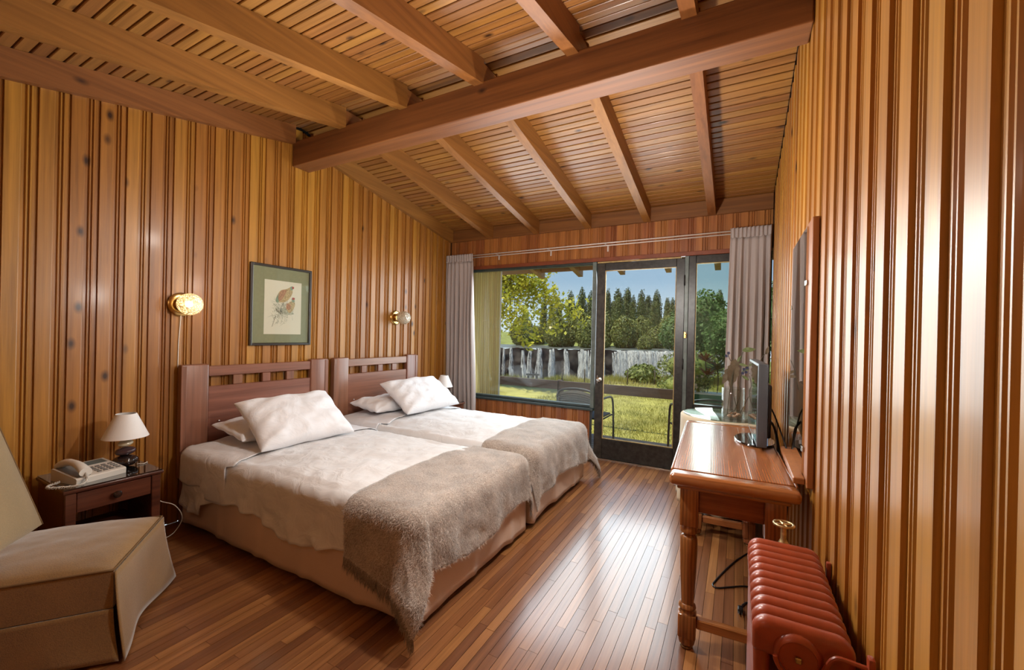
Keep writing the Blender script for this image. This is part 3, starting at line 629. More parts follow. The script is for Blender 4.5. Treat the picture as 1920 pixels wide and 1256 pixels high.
# ================================================================ beds
ZM = 0.505                                            # top of the mattress
XF = -1.195                                           # foot end
def drape(x0, yn, yf, xf, o_near, o_far, o_foot, ztop, r, rip, seed, head_flat=True, step=0.017, flare=0.16, wr=0.004, tip=1.0, near_wr=0.0, calm='', under=None):
    """cloth laid over a bed; returns grid points, sizes and per-point fraction of drop"""
    on = o_near if callable(o_near) else (lambda s: o_near)
    of = o_foot if callable(o_foot) else (lambda t: o_foot)
    ofar = o_far if callable(o_far) else (lambda s: o_far)
    maxn, maxf, maxfar = max(on(x0 + i * .1) for i in range(25)), max(of(yn + i * .05) for i in range(25)), max(ofar(x0 + i * .1) for i in range(25))
    exi, yni, yfi = xf - r, yn + r, yf - r
    q = r * PI / 2
    def arc(d):
        if d < q: a = d / r; return r * math.sin(a), r * (1 - math.cos(a))
        return r, r + d - q
    nx = int((exi - x0 + q + maxf) / step) + 2; ny = int((yfi - yni + 2 * q + maxn + maxfar) / step) + 2
    pts = []; fr = []
    for j in range(ny):
        for i in range(nx):
            s_ = i / (nx - 1); t_ = j / (ny - 1)
            fs, ns = 0, 0
            # flat coordinates, hems shaped by the overhang functions
            L0 = exi - x0; tot_y = (yfi - yni)
            tt = -(q + maxn) + t_ * (tot_y + 2 * q + maxn + maxfar)
            ss = s_ * (L0 + q + maxf)
            yy = yni + min(max(tt, 0), tot_y); xx = x0 + min(ss, L0)
            dn = max(0, -tt); df = max(0, tt - tot_y); ds = max(0, ss - L0)
            if dn > q: dn = q + (dn - q) * on(x0 + ss) / maxn
            if df > q: df = q + (df - q) * ofar(x0 + ss) / maxfar
            if ds > q: ds = q + (ds - q) * of(yy) / maxf
            dy = dn if dn > 0 else df; sg = -1 if dn > 0 else 1
            rr = math.hypot(ds, dy)
            if rr < 1e-9:
                ed = min(1, min(tt, tot_y - tt, L0 - ss) / 0.25) if min(tt, tot_y - tt, L0 - ss) > 0 else 0
                z = ztop + wr * 1.6 * fbm(xx * 3 + seed, yy * 3) + wr * 0.7 * fbm(xx * 11, yy * 7 + seed) + 0.020 * ed
                pts.append((xx, yy, z)); fr.append(0.0); continue
            phi = math.atan2(dy, ds); h, drop = arc(rr)
            both = math.sin(2 * phi) if (ds > 0 and dy > 0) else 0.0
            mx = maxn if dn > 0 else maxfar
            k = min(1.0, drop / 0.30)
            al = (x0 + ss) if ds == 0 else ((yy) if dy == 0 else (xf + yy + 0.30 * phi))
            rpl = rip * k * (math.sin(al * 15 + seed) * 0.5 + math.sin(al * 29 + 2 * seed) * 0.3 + 1.0 * fbm(al * 5, seed, drop * 3, 2))
            still = (calm == 'far' and df > 0) or (calm == 'near' and dn > 0)
            fade = 1.0
            if under is not None: fade = 0.08 if ds > 0 else 0.08 + 0.92 * min(1, max(0, (under - (x0 + ss)) / 0.12))
            rpl *= fade
            if still: rpl *= 0.12
            hh = h + max(-0.010 * k, rpl) + 0.012 * k + (0.2 if still else 1.0) * flare * k * k * both * rr * tip
            # pull the corner into a fold
            dr = drop
            if both: dr = drop + 0.02 * k * math.sin(phi * 6 + seed)
            if near_wr and not still: hh += near_wr * fade * k * (fbm(al * 9 + seed, drop * 9, 1.7, 2) * 0.6 + 0.8 * max(0, fbm(al * 4.5 - drop * 5, drop * 3 + seed, 5.0, 2)))
            X = xx + hh * math.cos(phi); Y = yy + sg * hh * math.sin(phi)
            z = ztop - dr + wr * 0.8 * fbm(X * 9 + seed, Y * 9, dr * 6)
            pts.append((X, Y, max(z, 0.012))); fr.append(k)
    return pts, nx, ny
def drape_obj(name, mat, pts, nx, ny, root, loc, thick=0.005):
    m = MB(); m.grid(lambda i, j: (pts[j * nx + i][0] - loc[0], pts[j * nx + i][1] - loc[1], pts[j * nx + i][2] - loc[2]), nx, ny)
    o = m.build(name, mat, root, True, fix=False)
    md = o.modifiers.new('thickness', 'SOLIDIFY'); md.thickness = thick; md.offset = 0
    if root is None: o.location = loc
    return o
def pile(pts, nx, ny, count, root, mat, loc, length=0.015, width=0.0017, seed=1):
    P = np.array(pts).reshape(ny, nx, 3); g = np.random.default_rng(seed)
    j = g.integers(0, ny - 1, count); i = g.integers(0, nx - 1, count); u = g.random((count, 1)); v = g.random((count, 1))
    a, b_, c, d = P[j, i], P[j, i + 1], P[j + 1, i], P[j + 1, i + 1]
    base = a * (1 - u) * (1 - v) + b_ * u * (1 - v) + c * (1 - u) * v + d * u * v
    n = np.cross(b_ - a, c - a); n /= np.linalg.norm(n, axis=1, keepdims=True) + 1e-9
    rnd = g.normal(size=(count, 3)); tdir = np.cross(n, rnd); tdir /= np.linalg.norm(tdir, axis=1, keepdims=True) + 1e-9
    L = length * (0.5 + g.random((count, 1)))
    tipd = n * 0.55 + tdir * 0.9 + np.array([0, 0, -0.25]); side = np.cross(tipd, n); side /= np.linalg.norm(side, axis=1, keepdims=True) + 1e-9
    v0 = base + n * 0.002 - side * width / 2; v1 = base + n * 0.002 + side * width / 2; v2 = base + n * 0.002 + tipd * L
    V = np.stack([v0, v1, v2], 1).reshape(-1, 3) - np.array(loc)
    me = bpy.data.meshes.new('wool_pile'); me.vertices.add(len(V)); me.vertices.foreach_set('co', V.ravel())
    me.loops.add(len(V)); me.loops.foreach_set('vertex_index', np.arange(len(V))); me.polygons.add(count)
    me.polygons.foreach_set('loop_start', np.arange(0, len(V), 3)); me.polygons.foreach_set('loop_total', np.full(count, 3)); me.update(); me.validate()
    return tag(link('wool_pile', me, mat, root), kind='stuff')
def fringe(edge, root, mat, loc, length, count, seed, down=(0, 0, -1)):
    g = random.Random(seed); m = MB(); n = len(edge)
    for k in range(count):
        f = g.random() * (n - 1.001); i = int(f); p = Vector(edge[i]).lerp(Vector(edge[i + 1]), f - i) - Vector(loc)
        L = length * g.uniform(0.6, 1.15); w = 0.0034; dx, dy = g.uniform(-0.016, 0.016), g.uniform(-0.010, 0.006)
        tdir = (Vector(edge[i + 1]) - Vector(edge[i])).normalized() * w
        mid = p + Vector((dx * 0.3, dy * 0.3, -L * 0.5)); en = p + Vector((dx, dy, -L))
        if en.z + loc[2] < 0.004: en.z = 0.004 - loc[2]; mid.z = max(mid.z, en.z)
        m.add([p - tdir, p + tdir, mid + tdir * 0.8, mid - tdir * 0.8, en], [(0, 1, 2, 3), (3, 2, 4)])
    return tag(m.build('fringe', mat, root, fix=False), kind='stuff')

hb_parts = {}
def headboard_meshes():
    W = 1.108
    pan = MB().rbox(0.0, 0.030, 0.1655, W - 0.1655, 0.42, 0.893, 0.004, 1).mesh('headboard_panel')
    post = MB().rbox(-0.012, 0.040, 0.0, 0.165, 0.30, 1.050, 0.010, 3).rbox(0.0405, 0.044, 0.0, 0.030, 0.30, 1.04, 0.0015, 1).rbox(-0.012, 0.036, 0.02, 0.09, 0.0, 0.2995, 0.004, 1).mesh('post', 'auto')
    post2 = MB().rbox(-0.012, 0.040, W - 0.165, W, 0.30, 1.050, 0.010, 3).rbox(0.0405, 0.044, W - 0.030, W, 0.30, 1.04, 0.0015, 1).rbox(-0.012, 0.036, W - 0.09, W - 0.02, 0.0, 0.2995, 0.004, 1).mesh('post', 'auto')
    rail = MB().rbox(0.0, 0.030, 0.1655, W - 0.1655, 0.963, 1.034, 0.004, 1).mesh('top_rail')
    slats = [MB().rbox(0.002, 0.026, y - 0.032, y + 0.032, 0.8935, 0.9625, 0.003, 1).mesh('slat') for y in (0.36, 0.57, 0.765)]
    bolts = [MB().ball((0.031, y, 0.645), 0.004, 0.007, 0.007, 10, 6).mesh('bolt', True) for y in (0.235, W - 0.235)]
    return pan, (post, post2), rail, slats, bolts
HB = headboard_meshes()
def bed(y0, y1, label, seed):
    r = thing('bed', label, 'bed', (XF, (y0 + y1) / 2, 0), 0, 'twin beds')
    ox, oy = XF, (y0 + y1) / 2
    hb = link('headboard', HB[0], 'headboard_wood', r, (-3.232 - ox, y0 - 0.012 - oy, 0))
    for p in HB[1]: link('post', p, 'headboard_post_wood', hb)
    link('top_rail', HB[2], 'headboard_wood', hb)
    for s_ in HB[3]: link('slat', s_, 'headboard_post_wood', hb)
    for s_ in HB[4]: link('bolt', s_, 'steel', hb)
    MB().rbox(-3.178 - ox, XF - 0.03 - ox, y0 + 0.03 - oy, y1 - 0.03 - oy, 0.10, 0.30, 0.02, 2).build('base', 'skirt_peach', r, 'auto')
    MB().rbox(-3.178 - ox, XF - 0.012 - ox, y0 + 0.012 - oy, y1 - 0.012 - oy, 0.302, ZM - 0.012, 0.05, 4).build('mattress', 'linen_white', r, 'auto')
    # pleated skirt round three sides
    path = [(-3.16, y0 + 0.004), (XF - 0.004, y0 + 0.004), (XF - 0.004, y1 - 0.004), (-3.16, y1 - 0.004)]
    seg = []
    for a, b_ in zip(path[:-1], path[1:]):
        L = math.hypot(b_[0] - a[0], b_[1] - a[1]); n = int(L / 0.012); nx_, ny_ = (b_[1] - a[1]) / L, -(b_[0] - a[0]) / L
        for k in range(n): seg.append((a[0] + (b_[0] - a[0]) * k / n, a[1] + (b_[1] - a[1]) * k / n, nx_, ny_, k / n))
    seg.append((path[-1][0], path[-1][1], 0, 1, 1))
    def S(i, j):
        x, y, a, b_, t = seg[i]; v = j / 9
        d = 0.012 * v * (fbm(i * 0.045, seed, 0, 2) + 0.35) + 0.010 * v * max(0, math.sin(i * 0.19 + seed)) ** 6
        z = 0.315 - (0.315 - 0.035 - 0.022 * fbm(i * 0.03, 4 + seed, 0, 2)) * v
        return (x + a * d - ox, y + b_ * d - oy, max(z, 0.008))
    sk = MB().grid(S, len(seg), 10).build('bed_skirt', 'skirt_peach', r, True, fix=False)
    sk.modifiers.new('thickness', 'SOLIDIFY').thickness = 0.0015
    for (cx, cy) in ((XF - 0.075, y0 + 0.10), (XF - 0.075, y1 - 0.085), (-3.05, y0 + 0.1), (-3.05, y1 - 0.1)):
        c = MB().lathe([(0.030, -0.014), (0.038, -0.011), (0.038, 0.011), (0.030, 0.014)], (cx - ox, cy - oy, 0.0385), 22, 'X').build('caster', 'rubber', r, 'auto')
        MB().lathe([(0.020, -0.016), (0.020, 0.016)], (cx - ox, cy - oy, 0.0385), 16, 'X').build('wheel_cap', 'steel', c, 'auto')
        MB().rbox(cx - ox - 0.012, cx - ox + 0.012, cy - oy - 0.012, cy - oy + 0.012, 0.0775, 0.0995, 0.002, 1).build('stem', 'steel', c)
    return r
B1 = (1.362, 2.442); B2 = (2.532, 3.612)
bed(*B1, 'wooden twin bed nearest the camera, in front of the armchair and telephone', 1.0)
bed(*B2, 'wooden twin bed nearest the window wall and curtains', 2.0)

# linen: duvet, turned-down sheet, blanket
def linen(B, near, tagname, seed):
    y0, y1 = B
    loc = (-2.1, (y0 + y1) / 2, ZM)
    nearhem = (lambda s: 0.205 + 0.035 * math.sin(s * 6.2 + 1.4) + (0.06 if s < -2.85 else 0)) if near else (lambda s: 0.12)
    farhem = (lambda s: 0.12) if near else (lambda s: 0.16)
    pts, nx, ny = drape(-3.165, y0 - 0.008, y1 + 0.006, XF + 0.006, nearhem, farhem, lambda t: 0.10, ZM, 0.06, 0.032 if near else 0.005, seed, wr=0.010, near_wr=0.048 if near else 0.0, calm='far' if near else 'near', under=-1.60)
    o = drape_obj('duvet', 'duvet_white', pts, nx, ny, None, loc, 0.006)
    tag(o, 'off white cotton duvet spread over the %s' % tagname, 'duvet')
    sheethem = (lambda s: 0.145 + (0.05 if s > -2.86 else 0.0) + 0.01 * math.sin(s * 20)) if near else (lambda s: 0.08)
    sp, sx, sy = drape(-3.16, y0 - 0.018, y1 + 0.012, XF, sheethem, lambda s: 0.08, 0.05, ZM + 0.007, 0.066, 0.006 if near else 0.002, seed + 0.05, wr=0.008)
    # keep only the head end, with a slanting turned-down edge
    keep = []; G = np.array(sp).reshape(sy, sx, 3)
    ncol = int(0.56 / (G[sy // 2, 1, 0] - G[sy // 2, 0, 0]))
    sub = G[:, :ncol, :].copy()
    for j in range(sy):
        lim = -2.60 + 0.05 * math.sin(j / sy * 7 + seed) - (0.07 if j < 0.16 * sy else 0)
        sc_ = (lim + 3.16) / (sub[j, -1, 0] + 3.16); sub[j, :, 0] = -3.16 + (sub[j, :, 0] + 3.16) * sc_
    sub[:, :, 2] += 0.006
    so = drape_obj('top_sheet', 'linen_white', [tuple(p) for p in sub.reshape(-1, 3)], ncol, sy, None, loc, 0.003)
    tag(so, 'white top sheet folded down at the head of the %s' % tagname, 'sheet')
    # blanket
    bh = (lambda s: 0.225 + 0.02 * math.sin(s * 9)) if near else (lambda s: 0.10)
    fh = (lambda s: 0.13) if near else (lambda s: 0.25)
    bp, bx, by = drape(-1.60, y0 - 0.024, y1 + (0.018 if near else 0.03), XF + 0.022, bh, fh, lambda t: 0.225 + 0.03 * math.sin(t * 7 + seed), ZM + 0.016, 0.075, 0.020 if near else 0.016, seed + 2.0, wr=0.006, flare=0.30, near_wr=0.022, calm='far' if near else 'near')
    bl = drape_obj('wool_blanket', 'mohair', bp, bx, by, None, loc, 0.007)
    tag(bl, 'fluffy taupe wool blanket with fringe over the foot of the %s' % tagname, 'blanket')
    Gb = np.array(bp).reshape(by, bx, 3)
    pile(bp, bx, by, 52000 if near else 34000, bl, 'mohair_pile', loc, seed=int(seed) + 3)
    if near: fringe([tuple(p) for p in Gb[0]], bl, 'fringe_wool', loc, 0.075, 700, 5)
    fringe([tuple(p) for p in Gb[-1]], bl, 'fringe_wool', loc, 0.06, 420, 6)
    return pts, nx, ny
linen(B1, True, 'bed nearest the camera', 1.3)
linen(B2, False, 'bed nearest the window', 2.1)

# pillows
def pillow(c, ex, ey, a, b_, T, label, seed, sag=0.0):
    """c centre; ex, ey unit vectors of the two sides with half lengths a, b_"""
    ex = Vector(ex).normalized(); n = ex.cross(Vector(ey)).normalized(); ey = n.cross(ex).normalized()
    if n.z < 0: n = -n
    N = 34; V = []; idx = {}; m = MB()
    def sh(u, v):
        e1 = 1 - 0.055 * (1 - v * v) ; e2 = 1 - 0.07 * (1 - u * u)
        t = T * (max(0, 1 - abs(u) ** 2.6) * max(0, 1 - abs(v) ** 2.6)) ** 0.45
        return u * a * e2 ** 0, v * b_ * e1 ** 0, t, e1, e2
    def pt(i, j, s_):
        u, v = -1 + 2 * i / N, -1 + 2 * j / N
        x, y, t, e1, e2 = sh(u, v)
        x *= (1 - 0.06 * (1 - v * v)); y *= (1 - 0.075 * (1 - u * u))
        edge = min(1 - abs(u), 1 - abs(v))
        w = 0.010 * fbm(u * 2.2 + seed, v * 2.2, s_) + 0.009 * math.sin((u * 2.5 + v * 3.5) * 3.2 + 1.5 * fbm(u, v, seed) + seed) * min(1, abs(u) ** 2 + abs(v) ** 2) * 0.8 + 0.004 * fbm(u * 6, v * 5 + seed, s_, 2)
        tt = s_ * t + (w * min(1, edge * 6 + 0.25))
        p = Vector(c) + ex * x + ey * y + n * (tt * (1.0 if s_ > 0 else 0.75) - sag * (u * u))
        return p - Vector(c)
    top = {}; bot = {}
    for j in range(N + 1):
        for i in range(N + 1):
            top[i, j] = len(m.v); m.v.append(tuple(pt(i, j, 1)))
    for j in range(N + 1):
        for i in range(N + 1):
            if i in (0, N) or j in (0, N): bot[i, j] = top[i, j]
            else: bot[i, j] = len(m.v); m.v.append(tuple(pt(i, j, -1)))
    for j in range(N):
        for i in range(N):
            m.f.append((top[i, j], top[i + 1, j], top[i + 1, j + 1], top[i, j + 1])); m.f.append((bot[i, j + 1], bot[i + 1, j + 1], bot[i + 1, j], bot[i, j]))
    o = m.build('pillow', 'pillow_white', None, True, c)
    sb = o.modifiers.new('smooth', 'SUBSURF'); sb.levels = 1; sb.render_levels = 1
    return tag(o, label, 'pillow', 'white bed pillows')
pillow((-2.955, 1.835, 0.605), (0, 1, 0.0), (1, 0, -0.15), 0.335, 0.195, 0.066, 'white pillow lying flat against the headboard of the bed nearest the camera', 1)
pillow((-2.715, 1.850, 0.675), (0.10, 1, 0.02), (0.80, -0.05, -0.55), 0.335, 0.235, 0.10, 'white pillow leaning on another, on the bed nearest the camera', 5)
pillow((-2.975, 2.960, 0.605), (0.02, 1, 0), (1, 0, -0.12), 0.30, 0.185, 0.066, 'white pillow lying flat by the headboard of the bed nearest the window', 8)
pillow((-2.735, 3.175, 0.690), (0.10, 1, 0.02), (0.80, -0.20, -0.52), 0.355, 0.235, 0.10, 'white pillow propped askew on the bed nearest the window', 11)

# ================================================================ nightstands, table lamps, telephone
def nightstand(x0, x1, y0, y1, h, label):
    r = thing('nightstand', label, 'nightstand', ((x0 + x1) / 2, (y0 + y1) / 2, 0), 0, 'dark nightstands')
    cx, cy = (x0 + x1) / 2, (y0 + y1) / 2; a, b_ = (x1 - x0) / 2, (y1 - y0) / 2
    t = MB().rbox(-a, a + 0.012, -b_ - 0.010, b_ + 0.010, h - 0.024, h - 0.005, 0.006, 2).build('top', 'nightstand_wood', r, 'auto')
    MB().box(-a + 0.004, a + 0.006, -b_ - 0.004, b_ + 0.004, h - 0.0045, h).build('glass_sheet', 'glossy_black', t)
    for s_ in (-1, 1):
        MB().rbox(-a, a - 0.035, s_ * (b_ - 0.008) - 0.008, s_ * (b_ - 0.008) + 0.008, 0.05, h - 0.0245, 0.002, 1).build('side_panel', 'nightstand_wood', r)
        for xx in (-a + 0.018, a - 0.017):
            if xx > 0: MB().rbox(xx - 0.017, xx + 0.017, s_ * (b_ - 0.02) - 0.02, s_ * (b_ - 0.02) + 0.02, 0.0, h - 0.0245, 0.003, 1).build('leg', 'nightstand_wood', r)
            else: MB().rbox(xx - 0.017, xx + 0.017, s_ * (b_ - 0.035) - 0.018, s_ * (b_ - 0.035) + 0.018, 0.0, h - 0.0245, 0.003, 1).build('leg', 'nightstand_wood', r)
    dr = MB().rbox(-a + 0.05, a - 0.004, -b_ + 0.042, b_ - 0.042, h - 0.128, h - 0.030, 0.003, 1).build('drawer', 'nightstand_wood', r)
    MB().lathe([(0.008, -0.004), (0.008, 0.008), (0.016, 0.014), (0.019, 0.022), (0.014, 0.030), (0.0001, 0.032)], (a - 0.003, 0, h - 0.078), 18, 'X').build('knob', 'knob_dark', dr, 'auto')
    MB().rbox(-a + 0.04, a - 0.03, -b_ + 0.042, b_ - 0.042, 0.20, 0.216, 0.002, 1).build('shelf', 'nightstand_wood', r)
    return r
nightstand(-3.225, -2.835, 0.733, 1.112, 0.500, 'dark wooden nightstand under the telephone, beside the armchair')
nightstand(-3.225, -2.800, 3.690, 4.000, 0.500, 'dark wooden nightstand in the corner by the grey curtain')
def table_lamp(x, y, z, label, cord=False):
    r = thing('table_lamp', label, 'table lamp', (x, y, z), 0, 'stacked stone table lamps')
    def stone(cz, rx, ry, rz, mat, tilt):
        m = MB().ball((0, 0, 0), rx, ry, rz, 24, 14); m.v = [(a, b_, c * (1 - 0.0) + tilt * b_) for a, b_, c in m.v]
        m.v = [(a, b_, c + cz) for a, b_, c in m.v]; m.build('stone', mat, r, True)
    stone(0.033, 0.052, 0.060, 0.033, 'dark_stone', 0.0); stone(0.088, 0.042, 0.047, 0.0235, 'plum_stone', 0.05); stone(0.132, 0.031, 0.034, 0.0185, 'cream_stone', 0.08)
    MB().lathe([(0.010, 0.149), (0.010, 0.20)], (0, 0, 0), 12).build('lamp_holder', 'white_plastic', r, True)
    MB().lathe([(0.102, 0.168), (0.046, 0.300), (0.0445, 0.300), (0.1005, 0.1682)], (0, 0, 0), 40).build('lamp_shade', 'lamp_shade', r, 'auto')
    MB().ball((0, 0, 0.225), 0.022, 0.022, 0.026).build('bulb', 'white_plastic', r, True)
    if cord:
        MB().tube(spline([(0.02, 0.045, 0.006), (0.035, 0.070, 0.0035), (0.02, 0.092, 0.0035), (0.0, 0.100, -0.010), (0.03, 0.107, -0.12), (0.06, 0.13, -0.22), (0.10, 0.20, -0.27), (0.10, 0.24, -0.36), (0.08, 0.21, -0.44), (0.06, 0.16, -0.470), (0.02, 0.13, -0.4955)], 6), 0.0025, 6).build('cord', 'white_plastic', r, True)
    return r
table_lamp(-3.045, 1.026, 0.5005, 'table lamp of stacked stones with white shade beside the telephone', True)
table_lamp(-3.02, 3.905, 0.5005, 'table lamp of stacked stones with white shade in front of curtain')
ph = thing('telephone', 'white push button telephone with coiled cord on the nightstand', 'telephone', (-2.985, 0.862, 0.5005), math.radians(-78))
class PM(MB):
    def mesh(s, *a, **k): s.v = [(-x, y, z) for x, y, z in s.v]; return MB.mesh(s, *a, **k)
base = [(-0.105, 0.004), (0.105, 0.004), (0.105, 0.030), (-0.105, 0.062)]
bm_ = PM().prism([(-0.098, 0.0), (0.098, 0.0), (0.100, 0.026), (0.094, 0.032), (-0.09, 0.062), (-0.098, 0.058)], -0.105, 0.105, 'X')
bm_.build('phone_body', 'white_plastic', ph)
sl = (0.062 - 0.032) / (-0.09 - 0.094)
def top(y): return 0.032 + (y - 0.094) * sl
def on_top(m, x0, x1, ya, yb, h):
    zz = lambda y, d: top(y) + d
    m.add([(x0, ya, zz(ya, 0.0002)), (x1, ya, zz(ya, 0.0002)), (x1, yb, zz(yb, 0.0002)), (x0, yb, zz(yb, 0.0002)), (x0, ya, zz(ya, h)), (x1, ya, zz(ya, h)), (x1, yb, zz(yb, h)), (x0, yb, zz(yb, h))],
          [(3, 2, 1, 0), (4, 5, 6, 7), (0, 1, 5, 4), (1, 2, 6, 5), (2, 3, 7, 6), (3, 0, 4, 7)])
m_ = PM(); on_top(m_, -0.095, -0.040, -0.085, 0.085, 0.0012); m_.build('cradle_recess', 'grey_plastic', ph)
for r_ in range(4):
    for c_ in range(3):
        m_ = PM(); x = -0.006 + c_ * 0.026; y = 0.078 - r_ * 0.022; on_top(m_, x, x + 0.016, y - 0.012, y, 0.004); m_.build('key', 'grey_plastic', ph)
for k_ in range(4):
    m_ = PM(); x = 0.074; y = 0.078 - k_ * 0.022; on_top(m_, x, x + 0.018, y - 0.010, y, 0.004); m_.build('key', 'grey_plastic', ph)
m_ = PM(); on_top(m_, -0.010, 0.092, -0.080, -0.030, 0.0012); m_.build('index_card', 'frame_grey', ph)
hs = []
for i in range(25):
    t = i / 24; y = -0.098 + 0.196 * t; z = 0.068 + 0.030 * math.sin(PI * t) ** 0.8 - 0.012 * t
    hs.append((-0.068, y, z, 0.027 - 0.010 * math.sin(PI * t), 0.015 + 0.006 * abs(math.cos(PI * t))))
hm = PM()
hm.grid(lambda i, j: (hs[j][0] + hs[j][3] * math.cos(2 * PI * i / 16), hs[j][1], hs[j][2] + hs[j][4] * math.sin(2 * PI * i / 16)), 16, 25, True)
hm.f.append(tuple(range(16))[::-1]); hm.f.append(tuple(24 * 16 + k for k in range(16)))
hm.build('handset', 'white_plastic', ph, 'auto')
path = spline([(-0.068, 0.100, 0.050), (-0.078, 0.125, 0.020), (-0.110, 0.140, 0.011), (-0.150, 0.120, 0.011), (-0.185, 0.060, 0.011), (-0.17, 0.02, 0.011), (-0.120, 0.000, 0.011)], 24)
coil = []
for i, p in enumerate(path):
    a = i * 1.9; coil.append(p + Vector((0.006 * math.cos(a), 0.006 * math.sin(a) * 0.6, 0.0065 * math.sin(a))))
PM().tube(coil, 0.0024, 6).build('coiled_cord', 'white_plastic', ph, True)

# ================================================================ slipper chair
ch = thing('slipper_chair', 'brown upholstered slipper chair with skirted seat beside nightstand', 'chair', (-2.479, 0.636, 0), math.atan2(-0.61, 0.79))
CW, CD = 0.255, 0.26
def seatP(i, j, NU=41, NV=41):
    u, v = -1 + 2 * i / (NU - 1), -1 + 2 * j / (NV - 1)
    ed = (1 - abs(u) ** 5) * (1 - abs(v) ** 5)
    return (u * CW, v * CD, 0.345 + 0.048 * ed ** 0.5 * (1 - 0.35 * u * u - 0.25 * v * v) + 0.003 * fbm(u * 3, v * 3))
st = MB(); st.grid(seatP, 41, 41)
st.build('seat_cushion', 'chair_fabric', ch, True, fix=False)
sb_ = MB().prism([(-CW, -CD), (CW, -CD), (CW, CD), (-CW, CD)], 0.20, 0.3445).build('seat_box', 'chair_fabric', ch)
ring = []
for a, b_ in (((-CW, -CD), (CW, -CD)), ((CW, -CD), (CW, CD)), ((CW, CD), (-CW, CD)), ((-CW, CD), (-CW, -CD))):
    for k in range(14): ring.append((a[0] + (b_[0] - a[0]) * k / 14, a[1] + (b_[1] - a[1]) * k / 14, 0.347))
MB().tube(ring + [ring[0]], 0.0042, 6).build('piping', 'chair_piping', ch, True)
def skirt(a, b_, nrm, seed, ztop=0.199):
    n = 40
    def S(i, j):
        t = i / (n - 1); v = j / 11
        x = a[0] + (b_[0] - a[0]) * t; y = a[1] + (b_[1] - a[1]) * t
        fl_ = 0.028 * v ** 1.5 * (0.55 + 0.9 * abs(2 * t - 1) ** 2.5) + 0.010 * v * math.sin(t * 8 + seed) + 0.003
        ex = (fl_ * 0.92) * (1 if t > 0.5 else -1) * abs(2 * t - 1) ** 3; L = math.hypot(b_[0] - a[0], b_[1] - a[1]); dx, dy = (b_[0] - a[0]) / L, (b_[1] - a[1]) / L
        return (x + nrm[0] * fl_ + dx * ex, y + nrm[1] * fl_ + dy * ex, ztop - (ztop - 0.010 - 0.012 * math.sin(PI * t)) * v)
    o = MB().grid(S, n, 12).build('skirt_panel', 'chair_fabric', ch, True, fix=False)
    md = o.modifiers.new('thickness', 'SOLIDIFY'); md.thickness = 0.004
skirt((CW, CD), (-CW, CD), (0, 1), 1.0, 0.341); skirt((CW, -CD), (CW, CD), (1, 0), 2.0); skirt((-CW, CD), (-CW, -CD), (-1, 0), 3.0); skirt((-CW, -CD), (CW, -CD), (0, -1), 4.0)
th = math.radians(17)
def back(i, j):
    u, v = -1 + 2 * i / 30, j / 30
    x = u * 0.268 * (1 - 0.06 * v); s_ = v * 0.52
    bulge = 0.030 * (1 - u ** 4) * (1 - (2 * v - 1) ** 4) ** 0.6 - 0.006 * math.exp(-((u * u + (v - 0.5) ** 2) * 60))
    y = -0.185 + bulge; return (x, y - s_ * math.sin(th), 0.375 + s_ * math.cos(th))
bk = MB(); bk.grid(back, 31, 31)
def backr(i, j):
    u, v = -1 + 2 * i / 30, j / 30; x = u * 0.268 * (1 - 0.06 * v); s_ = v * 0.52
    return (x, -0.275 - s_ * math.sin(th), 0.350 + s_ * math.cos(th) - 0.0 * v)
k0 = len(bk.v); bk.grid(backr, 31, 31)
for i in range(30):
    for (a, b_) in (((i, 0), (i + 1, 0)), ((i, 30), (i + 1, 30)), ((0, i), (0, i + 1)), ((30, i), (30, i + 1))):
        p, q = a[1] * 31 + a[0], b_[1] * 31 + b_[0]; bk.f.append((p, q, k0 + q, k0 + p))
bk.build('backrest', 'chair_back_fabric', ch, 'auto')
MB().tube([back(0, j) for j in range(31)] + [back(i, 30) for i in range(1, 31)] + [back(30, j) for j in range(29, -1, -1)], 0.004, 6).build('back_piping', 'chair_piping', ch, True)
# ================================================================ desk
DR = math.radians(2.8); DL, DW, DH = 1.27, 0.462, 0.740
dk = thing('writing_desk', 'varnished wooden writing desk with turned legs along the right wall', 'desk', (-0.008 - math.sin(DR) * DL / 2, 1.836 + math.cos(DR) * DL / 2, 0), DR)
a, b_ = DW / 2, DL / 2
tp = MB()
pw = (DW - 0.024) / 3
for k in range(3): tp.rbox(-a + 0.012 + k * pw, -a + 0.012 + (k + 1) * pw - 0.0006, -b_ + 0.086, b_ - 0.086, DH - 0.038, DH, 0.0012, 1)
tp.build('top_planks', 'desk_wood', dk)
for s_ in (-1, 1):
    MB().rbox(-a, a, s_ * (b_ - 0.0425) - 0.0425, s_ * (b_ - 0.0425) + 0.0425, DH - 0.050, DH + 0.0005, 0.020, 4).build('end_board', 'desk_end_wood', dk, 'auto')
    MB().rbox(s_ * (a - 0.006) - 0.006, s_ * (a - 0.006) + 0.006, -b_ + 0.086, b_ - 0.086, DH - 0.050, DH - 0.001, 0.005, 3).build('edge_moulding', 'desk_wood', dk, 'auto')
MB().rbox(-a + 0.030, a - 0.030, -b_ + 0.030, b_ - 0.030, DH - 0.068, DH - 0.051, 0.007, 2).build('under_moulding', 'desk_end_wood', dk, 'auto')
lx, ly, q = a - 0.078, b_ - 0.078, 0.036
for s_ in (-1, 1):
    MB().rbox(-lx + q, lx - q, s_ * ly - 0.012, s_ * ly + 0.012, 0.575, DH - 0.069, 0.002, 1).build('end_apron', 'desk_end_wood', dk)
    MB().rbox(s_ * lx - 0.012, s_ * lx + 0.012, -ly + q, ly - q, 0.575, DH - 0.069, 0.002, 1).build('side_apron', 'desk_wood', dk)
    MB().rbox(-lx + q, lx - q, s_ * ly - 0.017, s_ * ly + 0.017, 0.090, 0.130, 0.004, 1).build('stretcher', 'desk_end_wood', dk)
